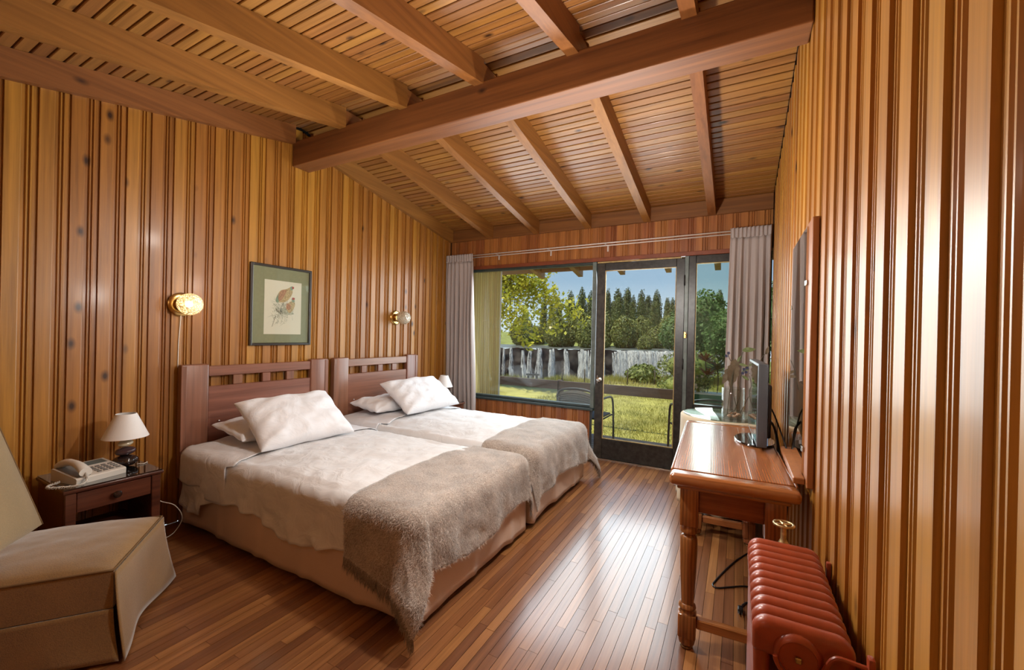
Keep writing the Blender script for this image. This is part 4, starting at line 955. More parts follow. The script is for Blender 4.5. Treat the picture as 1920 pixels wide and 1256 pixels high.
prof = [(0.030, 0.517), (0.032, 0.510), (0.036, 0.498), (0.034, 0.486), (0.024, 0.478), (0.022, 0.474), (0.030, 0.468), (0.034, 0.458), (0.0345, 0.40), (0.032, 0.32), (0.028, 0.235),
        (0.025, 0.185), (0.033, 0.178), (0.035, 0.170), (0.031, 0.162), (0.027, 0.158), (0.030, 0.150), (0.034, 0.146)]
legm = MB().lathe(prof[::-1], (0, 0, 0), 24).rbox(-q, q, -q, q, 0.5165, DH - 0.0685, 0.005, 2).rbox(-q, q, -q, q, 0.048, 0.147, 0.008, 2).lathe([(0.022, 0.012), (0.031, 0.018), (0.034, 0.032), (0.030, 0.0475)], (0, 0, 0), 20).mesh('leg', 'auto')
ftm = MB().lathe([(0.018, 0.0), (0.025, 0.003), (0.026, 0.009), (0.021, 0.0118)], (0, 0, 0), 18).mesh('foot_glide', 'auto')
for sx in (-1, 1):
    for sy in (-1, 1):
        lg = link('leg', legm, 'desk_leg_wood', dk, (sx * lx, sy * ly, 0)); link('foot_glide', ftm, 'old_brass', lg)

# ================================================================ television
tv = thing('television', 'flat television on a round glossy base at the wall end of the desk', 'television', (0.092, 2.66, DH + 0.001), math.radians(2.6))
bs = MB().lathe([(0.0001, 0.0), (0.98, 0.0), (1.0, 0.005), (0.97, 0.010), (0.0001, 0.012)], (0, 0, 0), 40)
bs.v = [(x * 0.098, y * 0.165, z) for x, y, z in bs.v]; bs.build('base', 'glossy_black', tv, 'auto')
MB().rbox(-0.012, 0.022, -0.05, 0.05, 0.0125, 0.06, 0.006, 2).build('neck', 'glossy_black', tv, 'auto')
MB().rbox(-0.010, 0.036, -0.25, 0.31, 0.022, 0.440, 0.006, 2).build('cabinet', 'tv_grey', tv, 'auto')
MB().box(-0.0125, -0.0102, -0.235, 0.295, 0.045, 0.428).build('screen', 'tv_screen', tv)
MB().rbox(0.0365, 0.062, -0.16, 0.22, 0.05, 0.33, 0.012, 2).build('back_cover', 'black_plastic', tv, 'auto')
MB().tube(spline([(0.055, -0.05, 0.215), (0.075, -0.10, 0.18), (0.095, -0.19, 0.11), (0.112, -0.27, 0.04), (0.120, -0.30, -0.06), (0.122, -0.25, -0.30), (0.10, -0.1, -0.60), (0.06, -0.02, -0.732)], 6), 0.004, 8).build('power_cord', 'black_plastic', tv, True)
MB().tube(spline([(0.050, 0.02, 0.14), (0.085, -0.02, 0.10), (0.098, -0.09, 0.03), (0.110, -0.14, -0.10)], 6), 0.006, 8).build('aerial_cord', 'black_plastic', tv, True)
# cables on the floor under the desk
def cable(pts, label, rad=0.0042, plug=False):
    o = MB().tube(spline(pts, 8), rad, 8).build('cable', 'black_plastic', None, True); tag(o, label, 'cable', 'black cables under the desk')
    return o
cable([(0.16, 2.95, 0.0046), (0.10, 2.93, 0.0046), (0.03, 2.80, 0.0046), (-0.03, 2.64, 0.0046), (-0.08, 2.48, 0.0046), (-0.088, 2.43, 0.0046), (-0.065, 2.42, 0.0046), (-0.01, 2.46, 0.0046), (0.06, 2.51, 0.0046), (0.16, 2.54, 0.0046)], 'black cable making the wide loop on the floor under the desk')
c2 = cable([(0.16, 2.30, 0.0046), (0.08, 2.36, 0.0046), (0.050, 2.33, 0.0046), (0.040, 2.285, 0.006)], 'short black cable with a plug on the floor beside the radiator', 0.005)
MB().rbox(0.026, 0.050, 2.245, 2.284, 0.002, 0.026, 0.005, 2).build('plug', 'black_plastic', c2, 'auto')
for dx in (-0.006, 0.006): MB().rbox(0.038 + dx - 0.0015, 0.038 + dx + 0.0015, 2.225, 2.2455, 0.011, 0.017, 0.0005, 1).build('prong', 'steel', c2)

# ================================================================ mirror
mr = thing('wall_mirror', 'tall mirror on a brown board above the desk, on the right wall', 'mirror', (XR, 2.2, 0.75))
MB().rbox(0.2345 - XR, -0.0005, 1.870 - 2.2, 2.520 - 2.2, 0.005, 1.010, 0.002, 1).build('backing_board', 'mirror_board_wood', mr)
MB().box(0.2285 - XR, 0.2342 - XR, 1.962 - 2.2, 2.428 - 2.2, 0.031, 0.995).build('mirror_glass', 'mirror_glass', mr)
MB().rbox(0.196 - XR, 0.2340 - XR, 1.905 - 2.2, 2.435 - 2.2, 0.006, 0.030, 0.003, 1).build('ledge', 'mirror_board_wood', mr)
for z in (0.13, 0.775):
    MB().rbox(0.2265 - XR, 0.2343 - XR, 1.945 - 2.2, 1.9615 - 2.2, z - 0.010, z + 0.010, 0.002, 1).rbox(0.2255 - XR, 0.2284 - XR, 1.9615 - 2.2, 1.974 - 2.2, z - 0.010, z + 0.010, 0.001, 1).build('clip', 'steel', mr)
MB().rbox(0.2255 - XR, 0.2284 - XR, 2.418 - 2.2, 2.434 - 2.2, 0.70, 0.72, 0.001, 1).build('clip', 'steel', mr)

# ================================================================ radiator
RX0, RX1, RY0, RT = 0.042, 0.232, 1.098, 0.670
rc = (RX0 + RX1) / 2
rd = thing('radiator', 'red painted cast iron column radiator below the right wall panelling', 'radiator', (rc, RY0, 0))
def rrect(hw, z0, z1, rt, rb, n=6):
    P = []
    for (cx, cz, r, a0) in ((hw - rt, z1 - rt, rt, 0), (-hw + rt, z1 - rt, rt, PI / 2), (-hw + rb, z0 + rb, rb, PI), (hw - rb, z0 + rb, rb, 1.5 * PI)):
        for k in range(n + 1): t = a0 + PI / 2 * k / n; P.append((cx + r * math.cos(t), cz + r * math.sin(t)))
    return P
def lens(m, hw, z0, z1, rt, rb, ht):
    lay = [(-ht, 0.017), (-ht * 0.82, 0.007), (-ht * 0.5, 0.0018), (-ht * 0.15, 0.0), (ht * 0.15, 0.0), (ht * 0.5, 0.0018), (ht * 0.82, 0.007), (ht, 0.017)]
    loops = [rrect(hw - i, z0 + i, z1 - i, max(rt - i, 0.004), max(rb - i, 0.004)) for _, i in lay]; n = len(loops[0])
    vs = [(p[0], y, p[1]) for (y, _), lp in zip(lay, loops) for p in lp]
    fs = [(k * n + i, k * n + (i + 1) % n, (k + 1) * n + (i + 1) % n, (k + 1) * n + i) for k in range(len(lay) - 1) for i in range(n)]
    fs += [tuple(range(n))[::-1], tuple((len(lay) - 1) * n + i for i in range(n))]; m.add(vs, fs)
sec = MB(); hw = (RX1 - RX0) / 2; PT = 0.0418
lens(sec, hw, 0.588, RT, 0.034, 0.012, PT * 0.485); lens(sec, hw, 0.060, 0.160, 0.014, 0.03, PT * 0.485)
for k in range(4):
    x = -hw + 0.020 + k * (2 * hw - 0.040) / 3
    cl = MB().lathe([(0.0185, 0.150), (0.0165, 0.20), (0.0165, 0.54), (0.0185, 0.600)], (0, 0, 0), 14, 'Z'); sec.add([(x + p[0], p[1] * 0.95, p[2]) for p in cl.v], cl.f)
sec = sec.mesh('section', 'auto')
for i in range(11): link('section', sec, 'radiator_red', rd, (0, PT * (i + 0.5), 0))
for i in (0, 10):
    MB().rbox(-0.080, -0.050, PT * (i + 0.5) - 0.014, PT * (i + 0.5) + 0.014, 0.0, 0.075, 0.006, 2).rbox(0.050, 0.080, PT * (i + 0.5) - 0.014, PT * (i + 0.5) + 0.014, 0.0, 0.075, 0.006, 2).build('foot', 'radiator_red', rd, 'auto')
hz = 0.612
MB().lathe([(0.048, 0.010), (0.046, -0.002), (0.040, -0.010), (0.036, -0.012), (0.034, -0.009), (0.0001, -0.009)], (-0.008, 0, hz), 30, 'Y').build('end_plug', 'radiator_red', rd, 'auto')
MB().rbox(-0.006 - 0.008, 0.006 - 0.008, -0.018, -0.0092, hz - 0.006, hz + 0.006, 0.002, 1).build('plug_bolt', 'old_brass', rd)
wx = XR - rc - 0.0012
br = []
for t in range(0, 13): an = PI * (1.02 + 0.80 * t / 12); br.append((-0.008 + 0.043 * math.cos(an), -0.016, hz + 0.043 * math.sin(an)))
br += [(0.042, -0.016, hz + 0.012), (0.052, -0.016, hz + 0.028), (0.066, -0.016, hz + 0.033), (wx - 0.008, -0.016, hz + 0.030)]
k_ = MB().tube(spline(br, 3), 0.0048, 8).tube([(0.056, -0.016, hz + 0.000), (wx - 0.008, -0.016, hz - 0.028)], 0.0038, 8).rbox(wx - 0.012, wx, -0.026, -0.006, hz - 0.11, hz + 0.055, 0.004, 2)
k_.build('wall_bracket', 'radiator_red', rd, 'auto')
MB().tube([(0.085, PT * 10.2, 0.60), (wx - 0.006, PT * 10.2, 0.604)], 0.004, 8).rbox(wx - 0.012, wx, PT * 10.2 - 0.008, PT * 10.2 + 0.008, 0.53, 0.65, 0.004, 2).build('wall_bracket', 'radiator_red', rd, 'auto')
vx, vy = 0.006, 0.505
MB().tube([(vx, PT * 11 - 0.004, hz), (vx, vy, hz)], 0.014, 12).lathe([(0.017, hz - 0.02), (0.019, hz), (0.017, hz + 0.02), (0.013, hz + 0.026), (0.015, hz + 0.034), (0.011, hz + 0.042), (0.008, hz + 0.048), (0.008, hz + 0.090)], (vx, vy, 0), 10).build('valve', 'old_brass', rd, 'auto')
wh = MB(); zw = hz + 0.094
wh.tube([(vx + 0.027 * math.cos(2 * PI * k / 24), vy + 0.027 * math.sin(2 * PI * k / 24), zw) for k in range(25)], 0.0042, 8, False)
for k in range(4): t = PI / 2 * k + 0.4; wh.tube([(vx, vy, zw), (vx + 0.027 * math.cos(t), vy + 0.027 * math.sin(t), zw)], 0.003, 6)
wh.ball((vx, vy, zw), 0.008, 0.008, 0.006); wh.build('hand_wheel', 'old_brass', rd, True)
MB().tube(spline([(vx, vy, hz - 0.018), (vx, vy, 0.3), (vx, vy, 0.001)], 4), 0.011, 10).build('supply_pipe', 'radiator_red', rd, True)

# ================================================================ round table by the window
TX, TY, TR, TZ = -0.072, 3.435, 0.282, 0.735
rt_ = thing('round_table', 'small round table with a cream cloth between desk and curtain', 'table', (TX, TY, 0))
MB().lathe([(TR - 0.01, TZ - 0.025), (TR, TZ - 0.02), (TR, TZ - 0.006), (TR - 0.006, TZ - 0.002)], (0, 0, 0), 40).build('tabletop', 'desk_wood', rt_, 'auto')
MB().lathe([(0.13, 0.0), (0.13, 0.02), (0.03, 0.05), (0.025, TZ - 0.026)], (0, 0, 0), 20).build('pedestal', 'desk_leg_wood', rt_, 'auto')
def cloth(i, j):
    th_ = 2 * PI * i / 120; v = j / 29
    if v < 0.25: r = (TR + 0.006) * v / 0.25; z = 0
    elif v < 0.32: w = (v - 0.25) / 0.07 * PI / 2; r = TR + 0.006 + 0.012 * math.sin(w); z = -0.012 * (1 - math.cos(w))
    else:
        w = (v - 0.32) / 0.68; r = TR + 0.018 + w * 0.016 + 0.020 * w * math.sin(th_ * 11 + 0.8 * math.sin(th_ * 3)); z = -0.012 - w * 0.62
    x, y = r * math.cos(th_), r * math.sin(th_)
    if TX + x > XR - 0.012: x = XR - 0.012 - TX
    return (x, y, z)
tcl = MB().grid(cloth, 120, 30, True).build('tablecloth', 'table_cloth', None, True, (TX, TY, TZ + 0.002), fix=False)
tcl.modifiers.new('thickness', 'SOLIDIFY').thickness = 0.0015
tag(tcl, 'cream cloth hanging over the small round table', 'tablecloth')
tag(MB().lathe([(TR - 0.004, 0.0), (TR, 0.002), (TR, 0.005), (TR - 0.003, 0.007)], (0, 0, 0), 64).build('glass_sheet', 'table_glass', None, 'auto', (TX, TY, TZ + 0.0045)), 'round sheet of glass on the cream tablecloth', 'glass top')
ZT = TZ + 0.0122
vz = thing('flower_vase', 'clear glass cylinder vase of dried flowers on the round table', 'vase', (-0.018, 3.285, ZT))
MB().lathe([(0.070, 0.0), (0.072, 0.004), (0.072, 0.212), (0.0705, 0.214), (0.069, 0.212), (0.069, 0.012), (0.0001, 0.010)], (0, 0, 0), 40).build('glass_cylinder', 'vase_glass', vz, 'auto')
rp = random.Random(3)
for k in range(11):
    px_, py_ = rp.uniform(-0.045, 0.035), rp.uniform(-0.045, 0.045); s_ = rp.uniform(0.009, 0.016)
    tag(MB().ball((px_, py_, 0.0135 + s_ * 0.62 + (0.012 if k > 6 else 0)), s_, s_ * rp.uniform(0.8, 1.1), s_ * 0.62, 12, 8).build('pebble', 'pebble', vz, True))
def leaf(m, base, tipd, normal, L, W, lobes=0):
    base = Vector(base); d = Vector(tipd).normalized(); n = Vector(normal).normalized(); s_ = d.cross(n).normalized(); n = s_.cross(d)
    N = 14; left = []; right = []; midp = []
    for i in range(N + 1):
        t = i / N; w = W * math.sin(PI * t ** 0.8) * (1 - 0.15 * t)
        if lobes: w *= 0.62 + 0.38 * abs(math.sin(t * lobes * PI))
        c = base + d * (t * L) - n * (0.12 * L * t * t)
        midp.append(c); left.append(c + s_ * w + n * 0.15 * w); right.append(c - s_ * w + n * 0.15 * w)
    k = len(m.v); m.v += [tuple(p) for p in left + midp + right]; M = N + 1
    for i in range(N): m.f += [(k + i, k + i + 1, k + M + i + 1, k + M + i), (k + M + i, k + M + i + 1, k + 2 * M + i + 1, k + 2 * M + i)]
V0 = Vector((-0.018, 3.285, ZT))
def L_(x, y, z): return Vector((x, y, z)) - V0
def stem(pts): return MB().tube(spline([L_(*p) for p in pts], 6), 0.0022, 6).build('stem', 'stem_dark', vz, True)
s1 = stem([(-0.055, 3.29, 0.765), (-0.048, 3.285, 0.86), (-0.036, 3.28, 0.98), (-0.02, 3.28, 1.08), (0.012, 3.28, 1.15), (0.034, 3.28, 1.213)])
s2 = stem([(-0.062, 3.25, 0.77), (-0.02, 3.27, 0.80), (0.0, 3.28, 0.83), (-0.028, 3.28, 0.97), (-0.02, 3.28, 1.10), (-0.05, 3.28, 1.17), (-0.056, 3.28, 1.20)])
s3 = stem([(-0.02, 3.30, 0.77), (0.024, 3.29, 0.92), (0.012, 3.29, 0.99), (0.030, 3.29, 1.06), (0.043, 3.29, 1.09)])
s4_ = stem([(0.02, 3.32, 0.77), (0.09, 3.31, 0.95), (0.12, 3.31, 1.10), (0.150, 3.31, 1.18), (0.175, 3.31, 1.215)])
m_ = MB(); leaf(m_, L_(0.028, 3.28, 1.222), (1, 0.1, 0.22), (0.1, -0.8, 0.6), 0.088, 0.022, 0); m_.build('leaf', 'leaf_green', vz, True, fix=False)
m_ = MB(); leaf(m_, L_(-0.012, 3.275, 1.165), (-0.12, 0, -1), (0.1, -1, 0), 0.215, 0.046, 5); m_.build('leaf', 'leaf_dry', vz, True, fix=False)
m_ = MB(); leaf(m_, L_(-0.02, 3.285, 1.12), (-0.5, 0.0, -1), (0.1, -1, 0.1), 0.16, 0.036, 4); m_.build('leaf', 'leaf_dry', vz, True, fix=False)
for (p, d_) in (((0.01, 3.28, 1.13), (1, 0, -0.2)), ((0.03, 3.285, 1.08), (0.9, 0, 0.5)), ((0.03, 3.285, 1.05), (1, 0, -0.6)), ((0.0, 3.28, 1.14), (0.5, 0, 0.9)), ((0.172, 3.31, 1.20), (0.25, 0, 1)), ((0.12, 3.31, 1.10), (1, 0, -0.5)), ((0.11, 3.31, 1.06), (1, 0, 0.1))):
    m_ = MB(); leaf(m_, L_(*p), d_, (0.1, -1, 0.3), 0.062, 0.011, 0); m_.build('leaf', 'leaf_dry' if p[0] > 0.1 else 'leaf_green', vz, True, fix=False)
for p in ((-0.054, 3.28, 1.203), (-0.067, 3.28, 1.182), (0.043, 3.285, 1.095), (0.055, 3.285, 1.075), (0.036, 3.28, 1.068), (0.062, 3.285, 1.105)):
    m_ = MB()
    for k in range(6): t = 2 * PI * k / 6; leaf(m_, L_(*p), (math.cos(t), -0.6, math.sin(t)), (0, -1, 0.01), 0.014, 0.005)
    m_.ball(L_(*p), 0.005, 0.005, 0.005, 8, 6); m_.build('flower', 'flower_blue', vz, True, fix=False)
# ================================================================ veranda
dkv = MB().box(XL - 1.0, XR + 1.6, YD + 0.105, 5.58, -0.16, -0.075).build('veranda_deck', 'deck_wood'); tag(dkv, kind='structure')
nd = 11
for k in range(nd):
    y0 = YD + 0.105 + k * (5.58 - YD - 0.105) / nd
    MB().rbox(XL - 1.0, XR + 1.6, y0 + 0.004, y0 + (5.58 - YD - 0.105) / nd - 0.004, -0.0745, -0.045, 0.004, 1).build('deck_plank', 'deck_wood', dkv)
vw = MB().box(-3.05, -2.966, YD + 0.105, 5.06, -0.04, zb(5.06) + 0.02).build('wall_veranda', 'cladding_wood'); tag(vw, kind='structure')
n_ = 12; yy0 = YD + 0.106; pv = (5.06 - yy0) / n_
for k in range(n_):
    MB().prism([(-2.9655, yy0 + k * pv), (-2.950, yy0 + k * pv + 0.006), (-2.950, yy0 + (k + 1) * pv - 0.012), (-2.9655, yy0 + (k + 1) * pv - 0.008)], -0.04, zb(5.06) + 0.02).build('cladding_board', 'cladding_wood', vw)
tag(MB().rbox(-2.99, -2.955, 5.066, 5.10, -0.044, zb(5.1) - 0.002, 0.003, 1).build('veranda_post', 'white_paint'), 'thin white veranda post at the end of yellow cladding', 'post')
vr = thing('veranda_roof', 'wooden eave with boards and rafter tails over the veranda', 'eave', (-1.5, 5.0, 2.3))
def vroof(m, x0, x1, ya, yb, lo, hi): return m.prism([(ya - 5.0, zc(ya) + lo - 2.3), (yb - 5.0, zc(yb) + lo - 2.3), (yb - 5.0, zc(yb) + hi - 2.3), (ya - 5.0, zc(ya) + hi - 2.3)], x0 + 1.5, x1 + 1.5, 'X')
nb = 9
for k in range(nb):
    ya = YD + 0.125 + k * (5.69 - YD - 0.125) / nb; yb = ya + (5.69 - YD - 0.125) / nb - 0.006
    vroof(MB(), XL - 1.4, XR + 1.8, ya, yb, 0.0, 0.02).build('eave_board', 'eave_wood', vr)
MB().rbox(XL - 1.4 + 1.5, XR + 1.8 + 1.5, 0.70, 0.73, zb(5.7) + 0.050 - 2.3, zc(5.7) - 2.3 + 0.02, 0.003, 1).build('fascia_board', 'eave_wood', vr)
vroof(MB(), XL - 1.4, XR + 1.8, YD + 0.125, 5.76, 0.021, 0.06).build('roof_sheet', 'roof_sheet', vr)
for xc in (-3.30, -2.655, -2.045, -1.43, -0.82, -0.235, 0.40):
    if -3.4 < xc < -3.0: continue
    vroof(MB(), xc - RW / 2, xc + RW / 2, YD + 0.105, 5.83, -0.15, -0.001).build('rafter_tail', 'eave_wood', vr)

# rail in front of the lawn
rf = thing('lawn_rail', 'low dark wooden board rail between veranda and lawn', 'rail fence', (-2.0, 7.2, -0.33))
for (x0, x1) in ((-4.9, -2.92), (-2.87, -0.6), (-0.55, 1.6)):
    MB().rbox(x0 + 2.0, x1 + 2.0, -0.02, 0.02, 0.625, 0.788, 0.004, 1).build('rail_board', 'fence_wood', rf)
for x in (-4.95, -2.895, -0.575, 1.62): MB().rbox(x + 2.0 - 0.05, x + 2.0 + 0.05, 0.021, 0.10, 0.0, 0.80, 0.006, 1).build('fence_post', 'fence_wood', rf)

# outdoor chairs
def garden_chair(x, y, rz, label):
    r = thing('garden_chair', label, 'chair', (x, y, -0.045), rz, 'wicker garden chairs on the veranda')
    w, d = 0.27, 0.26; r.scale = (1, 1, 1.09)
    arch = []
    for k in range(13): t = PI * k / 12; arch.append((-w * math.cos(t) * 0.92, -d - 0.05, 0.56 + 0.105 * math.sin(t) ** 0.7))
    fr_ = [(-w, d, 0.0), (-w, d - 0.02, 0.30), (-w, d - 0.06, 0.50), (-w, d - 0.16, 0.555), (-w, -d + 0.06, 0.565)]
    MB().tube(spline(fr_ + arch + [(-p[0], p[1], p[2]) for p in fr_[::-1]], 4), 0.0125, 8).build('tube_frame', 'tube_dark', r, True)
    for s_ in (-1, 1): MB().tube(spline([(s_ * w * 0.9, -d - 0.10, 0.0), (s_ * w * 0.92, -d - 0.03, 0.30), (s_ * w * 0.92, -d - 0.045, 0.56)], 5), 0.0125, 8).build('rear_leg', 'tube_dark', r, True)
    for s_ in (-1, 1): MB().tube([(s_ * w, d - 0.015, 0.335), (s_ * w * 0.9, d - 0.02, 0.335), (s_ * w * 0.9, -d - 0.02, 0.325)], 0.009, 8).build('seat_rail', 'tube_dark', r, True)
    def bkp(i, j):
        u, v = -1 + 2 * i / 20, j / 12
        return (u * w * (0.66 + 0.22 * v), -d - 0.040 - 0.03 * (1 - u * u), 0.36 + v * (0.235 + 0.05 * (1 - u * u)))
    b_ = MB().grid(bkp, 21, 13).build('wicker_back', 'wicker', r, True, fix=False); b_.modifiers.new('thickness', 'SOLIDIFY').thickness = 0.012
    wv = MB()
    for j in range(1, 12): wv.tube([Vector(bkp(i, j)) + Vector((0, -0.012 + 0.004 * (-1) ** (i + j), 0)) for i in range(21)], 0.006, 5)
    wv.build('weave', 'wicker', r, True)
    MB().rbox(-w * 0.88, w * 0.88, -d + 0.02, d - 0.03, 0.340, 0.362, 0.010, 2).build('wicker_seat', 'wicker', r, 'auto')
    return r
garden_chair(-1.63, 4.95, math.radians(-3), 'wicker garden chair with curved back seen through the wide window')
garden_chair(-0.34, 4.93, math.radians(20), 'wicker garden chair half hidden behind the right door post')

# green planter with plants
pb = thing('planter_box', 'dark green wooden planter box with faint gold writing', 'planter', (-0.36, 5.44, -0.045))
MB().rbox(-0.21, 0.21, -0.10, 0.10, 0.0, 0.690, 0.006, 1).build('box', 'green_paint', pb)
MB().rbox(-0.217, 0.217, -0.107, 0.107, 0.6905, 0.706, 0.003, 1).build('rim', 'white_paint', pb)
wr_ = MB(); rq = random.Random(9); x = -0.155
for k in range(8):
    h = 0.016 if k not in (0, 5, 7) else 0.030
    pts_ = [(x, -0.102, 0.515), (x + 0.006, -0.102, 0.515 + h), (x + 0.012, -0.102, 0.518), (x + 0.017, -0.102, 0.515 + h * 0.6), (x + 0.022, -0.102, 0.515)]
    if k == 0: pts_ = [(x + 0.024, -0.102, 0.540), (x + 0.008, -0.102, 0.546), (x, -0.102, 0.530), (x + 0.008, -0.102, 0.515), (x + 0.024, -0.102, 0.520)]
    wr_.tube(spline(pts_, 4), 0.0016, 5); x += 0.024
wr_.tube(spline([(-0.20, -0.102, 0.572), (0.0, -0.102, 0.578), (0.20, -0.102, 0.566)], 6), 0.0012, 5)
wr_.build('gold_lettering', 'gold_paint', pb, fix=False)
def rosette(name, c, n, L, W, mat, label, cat, seed, stemz=None, up=0.25):
    r = thing(name, label, cat, (c[0], c[1], stemz if stemz is not None else c[2])); q_ = random.Random(seed); z0 = c[2] - r.location.z
    if z0 > 0.02: MB().tube(spline([(0, 0, 0), (0.01, 0, z0 * 0.5), (0, 0, z0)], 4), 0.006, 6).build('stem', 'stem_dark', r, True)
    m = MB()
    for k in range(n):
        t = 2 * PI * k / n + q_.uniform(-0.2, 0.2); e_ = q_.uniform(-0.4, 1.0)
        leaf(m, (0, 0, z0), (math.cos(t), math.sin(t) * 0.8, e_ + up), (0, -0.2, 1), L * q_.uniform(0.7, 1.1), W)
    m.build('leaves', mat, r, True, fix=False); return r
rosette('orange_plant', (-0.33, 5.44, 1.03), 34, 0.15, 0.016, 'orange_leaf', 'upper orange spiky rosette plant growing in green planter', 'plant', 1, 0.6615)
rosette('orange_plant', (-0.305, 5.43, 0.87), 28, 0.13, 0.015, 'orange_leaf', 'lower orange spiky rosette plant growing in green planter', 'plant', 2, 0.6615)
rosette('green_plant', (-0.20, 5.45, 0.93), 30, 0.17, 0.016, 'leaf_green', 'dark green spiky plant beside the orange rosettes', 'plant', 3, 0.6615)
def shrub(name, label, cat, loc, rx, ry, rz, n, size, mat, seed, group=None, trunk=0.0):
    r = thing(name, label, cat, loc, 0, group)
    shrub_parts(r, rx, ry, rz, n, size, mat, seed, trunk); return r
def leaf_cloud(n, rx, ry, rz, cz, size, seed, taper=0.0, clump=14):
    g = np.random.default_rng(seed)
    cl = g.normal(size=(clump, 3)); cl /= np.linalg.norm(cl, axis=1, keepdims=True); cl *= (0.55 + 0.35 * g.random((clump, 1)))
    k = g.integers(0, clump, n); d = g.normal(size=(n, 3)); d /= np.linalg.norm(d, axis=1, keepdims=True)
    p = cl[k] + d * (0.36 * g.random((n, 1)) ** 0.4)
    d2 = g.normal(size=(n, 3)); d2 /= np.linalg.norm(d2, axis=1, keepdims=True); surf = g.random(n) < 0.45
    p[surf] = d2[surf] * (0.86 + 0.16 * g.random((surf.sum(), 1)))
    tz = (p[:, 2:3] + 1) / 2
    p[:, :2] *= 1 - taper * np.clip(tz, 0, 1) ** 1.5
    P = p * np.array([rx, ry, rz]) + np.array([0, 0, cz])
    nn = p * 0.8 + g.normal(size=(n, 3)) * 0.55 + np.array([0, 0, 0.25]); nn /= np.linalg.norm(nn, axis=1, keepdims=True)
    a = np.cross(nn, g.normal(size=(n, 3))); a /= np.linalg.norm(a, axis=1, keepdims=True) + 1e-9; b = np.cross(nn, a)
    s = size * (0.6 + 0.8 * g.random((n, 1)))
    V = np.stack([P - a * s * 0.6, P + b * s * 0.38, P + a * s * 0.6, P - b * s * 0.38], 1).reshape(-1, 3)
    return V
def quads(name, V, mat, parent=None, loc=None):
    n = len(V) // 4; me = bpy.data.meshes.new(name); me.vertices.add(len(V)); me.vertices.foreach_set('co', V.ravel())
    me.loops.add(len(V)); me.loops.foreach_set('vertex_index', np.arange(len(V))); me.polygons.add(n)
    me.polygons.foreach_set('loop_start', np.arange(0, len(V), 4)); me.polygons.foreach_set('loop_total', np.full(n, 4)); me.update(); me.validate()
    return link(name, me, mat, parent, loc)
def shrub_parts(r, rx, ry, rz, n, size, mat, seed, trunk, taper=0.0, clump=14):
    cz = rz + trunk
    core = MB().ball((0, 0, cz), rx * 0.72, ry * 0.72, rz * 0.80, 14, 10)
    core.v = [(x * (1 - taper * 0.8 * max(0, (z - trunk) / (2 * rz)) ** 1.5), y * (1 - taper * 0.8 * max(0, (z - trunk) / (2 * rz)) ** 1.5), z) for x, y, z in core.v]
    core.build('inner_foliage', mat, r, True)
    quads('foliage', leaf_cloud(n, rx, ry, rz, cz, size, seed, taper, clump), mat, r)
    if trunk: MB().tube([(0, 0, -0.2), (0, 0, trunk * 0.6), (0, 0, cz)], [rx * 0.09, rx * 0.07, rx * 0.03], 8).build('trunk', 'bark', r, True)
shrub('flowering_plant', 'cream flowering leafy plant in the green planter', 'plant', (-0.40, 5.44, 0.6615), 0.15, 0.07, 0.11, 500, 0.03, 'bush_leaf', 21)
fl_ = MB(); rq = random.Random(5)
for k in range(9):
    c = (rq.uniform(-0.13, 0.05), rq.uniform(-0.07, -0.03), rq.uniform(0.06, 0.2))
    for j in range(5): t = 2 * PI * j / 5; leaf(fl_, c, (math.cos(t), -0.5, math.sin(t)), (0, -1, 0), 0.02, 0.008)
fl_.build('blossoms', 'flower_cream', bpy.data.objects['flowering_plant'], True, fix=False)

# ================================================================ lawn, gorge, falls
ZG = -0.33
E0, E1 = Vector((-10.0, 9.65)), Vector((14.0, 29.5))
lawn = MB()
def lawnP(i, j):
    u, v = i / 60, j / 40
    e = E0.lerp(E1, u); n0 = Vector((-16 + 34 * u, 5.40)); p = n0.lerp(e, v)
    return (p.x, p.y, ZG + 0.03 * fbm(p.x * 0.6, p.y * 0.6))
lawn.grid(lawnP, 61, 41)
lawn = lawn.build('lawn_ground', 'lawn', None, True, fix=False); tag(lawn, kind='structure')
g = np.random.default_rng(2); N = 60000
v = g.random(N) ** 1.4; u = np.clip(0.30 + 0.35 * g.random(N), 0, 1)
ex, ey = -10 + 24 * u, 9.65 + 19.85 * u; nx_, ny_ = -16 + 34 * u, np.full(N, 5.60)
px, py = nx_ + (ex - nx_) * v, ny_ + (ey - ny_) * v
px = np.where(py < 9, g.uniform(-4.5, 0.6, N), px)
h = g.uniform(0.02, 0.06, N) * (1 + 0.6 * v); an = g.random(N) * 2 * PI; wd = 0.006 + 0.004 * v
V = np.zeros((N, 3, 3)); V[:, 0] = np.stack([px - wd * np.cos(an), py - wd * np.sin(an), np.full(N, ZG - 0.01)], 1); V[:, 1] = np.stack([px + wd * np.cos(an), py + wd * np.sin(an), np.full(N, ZG - 0.01)], 1)
V[:, 2] = np.stack([px + g.normal(0, 0.02, N), py + g.normal(0, 0.02, N), ZG + h], 1)
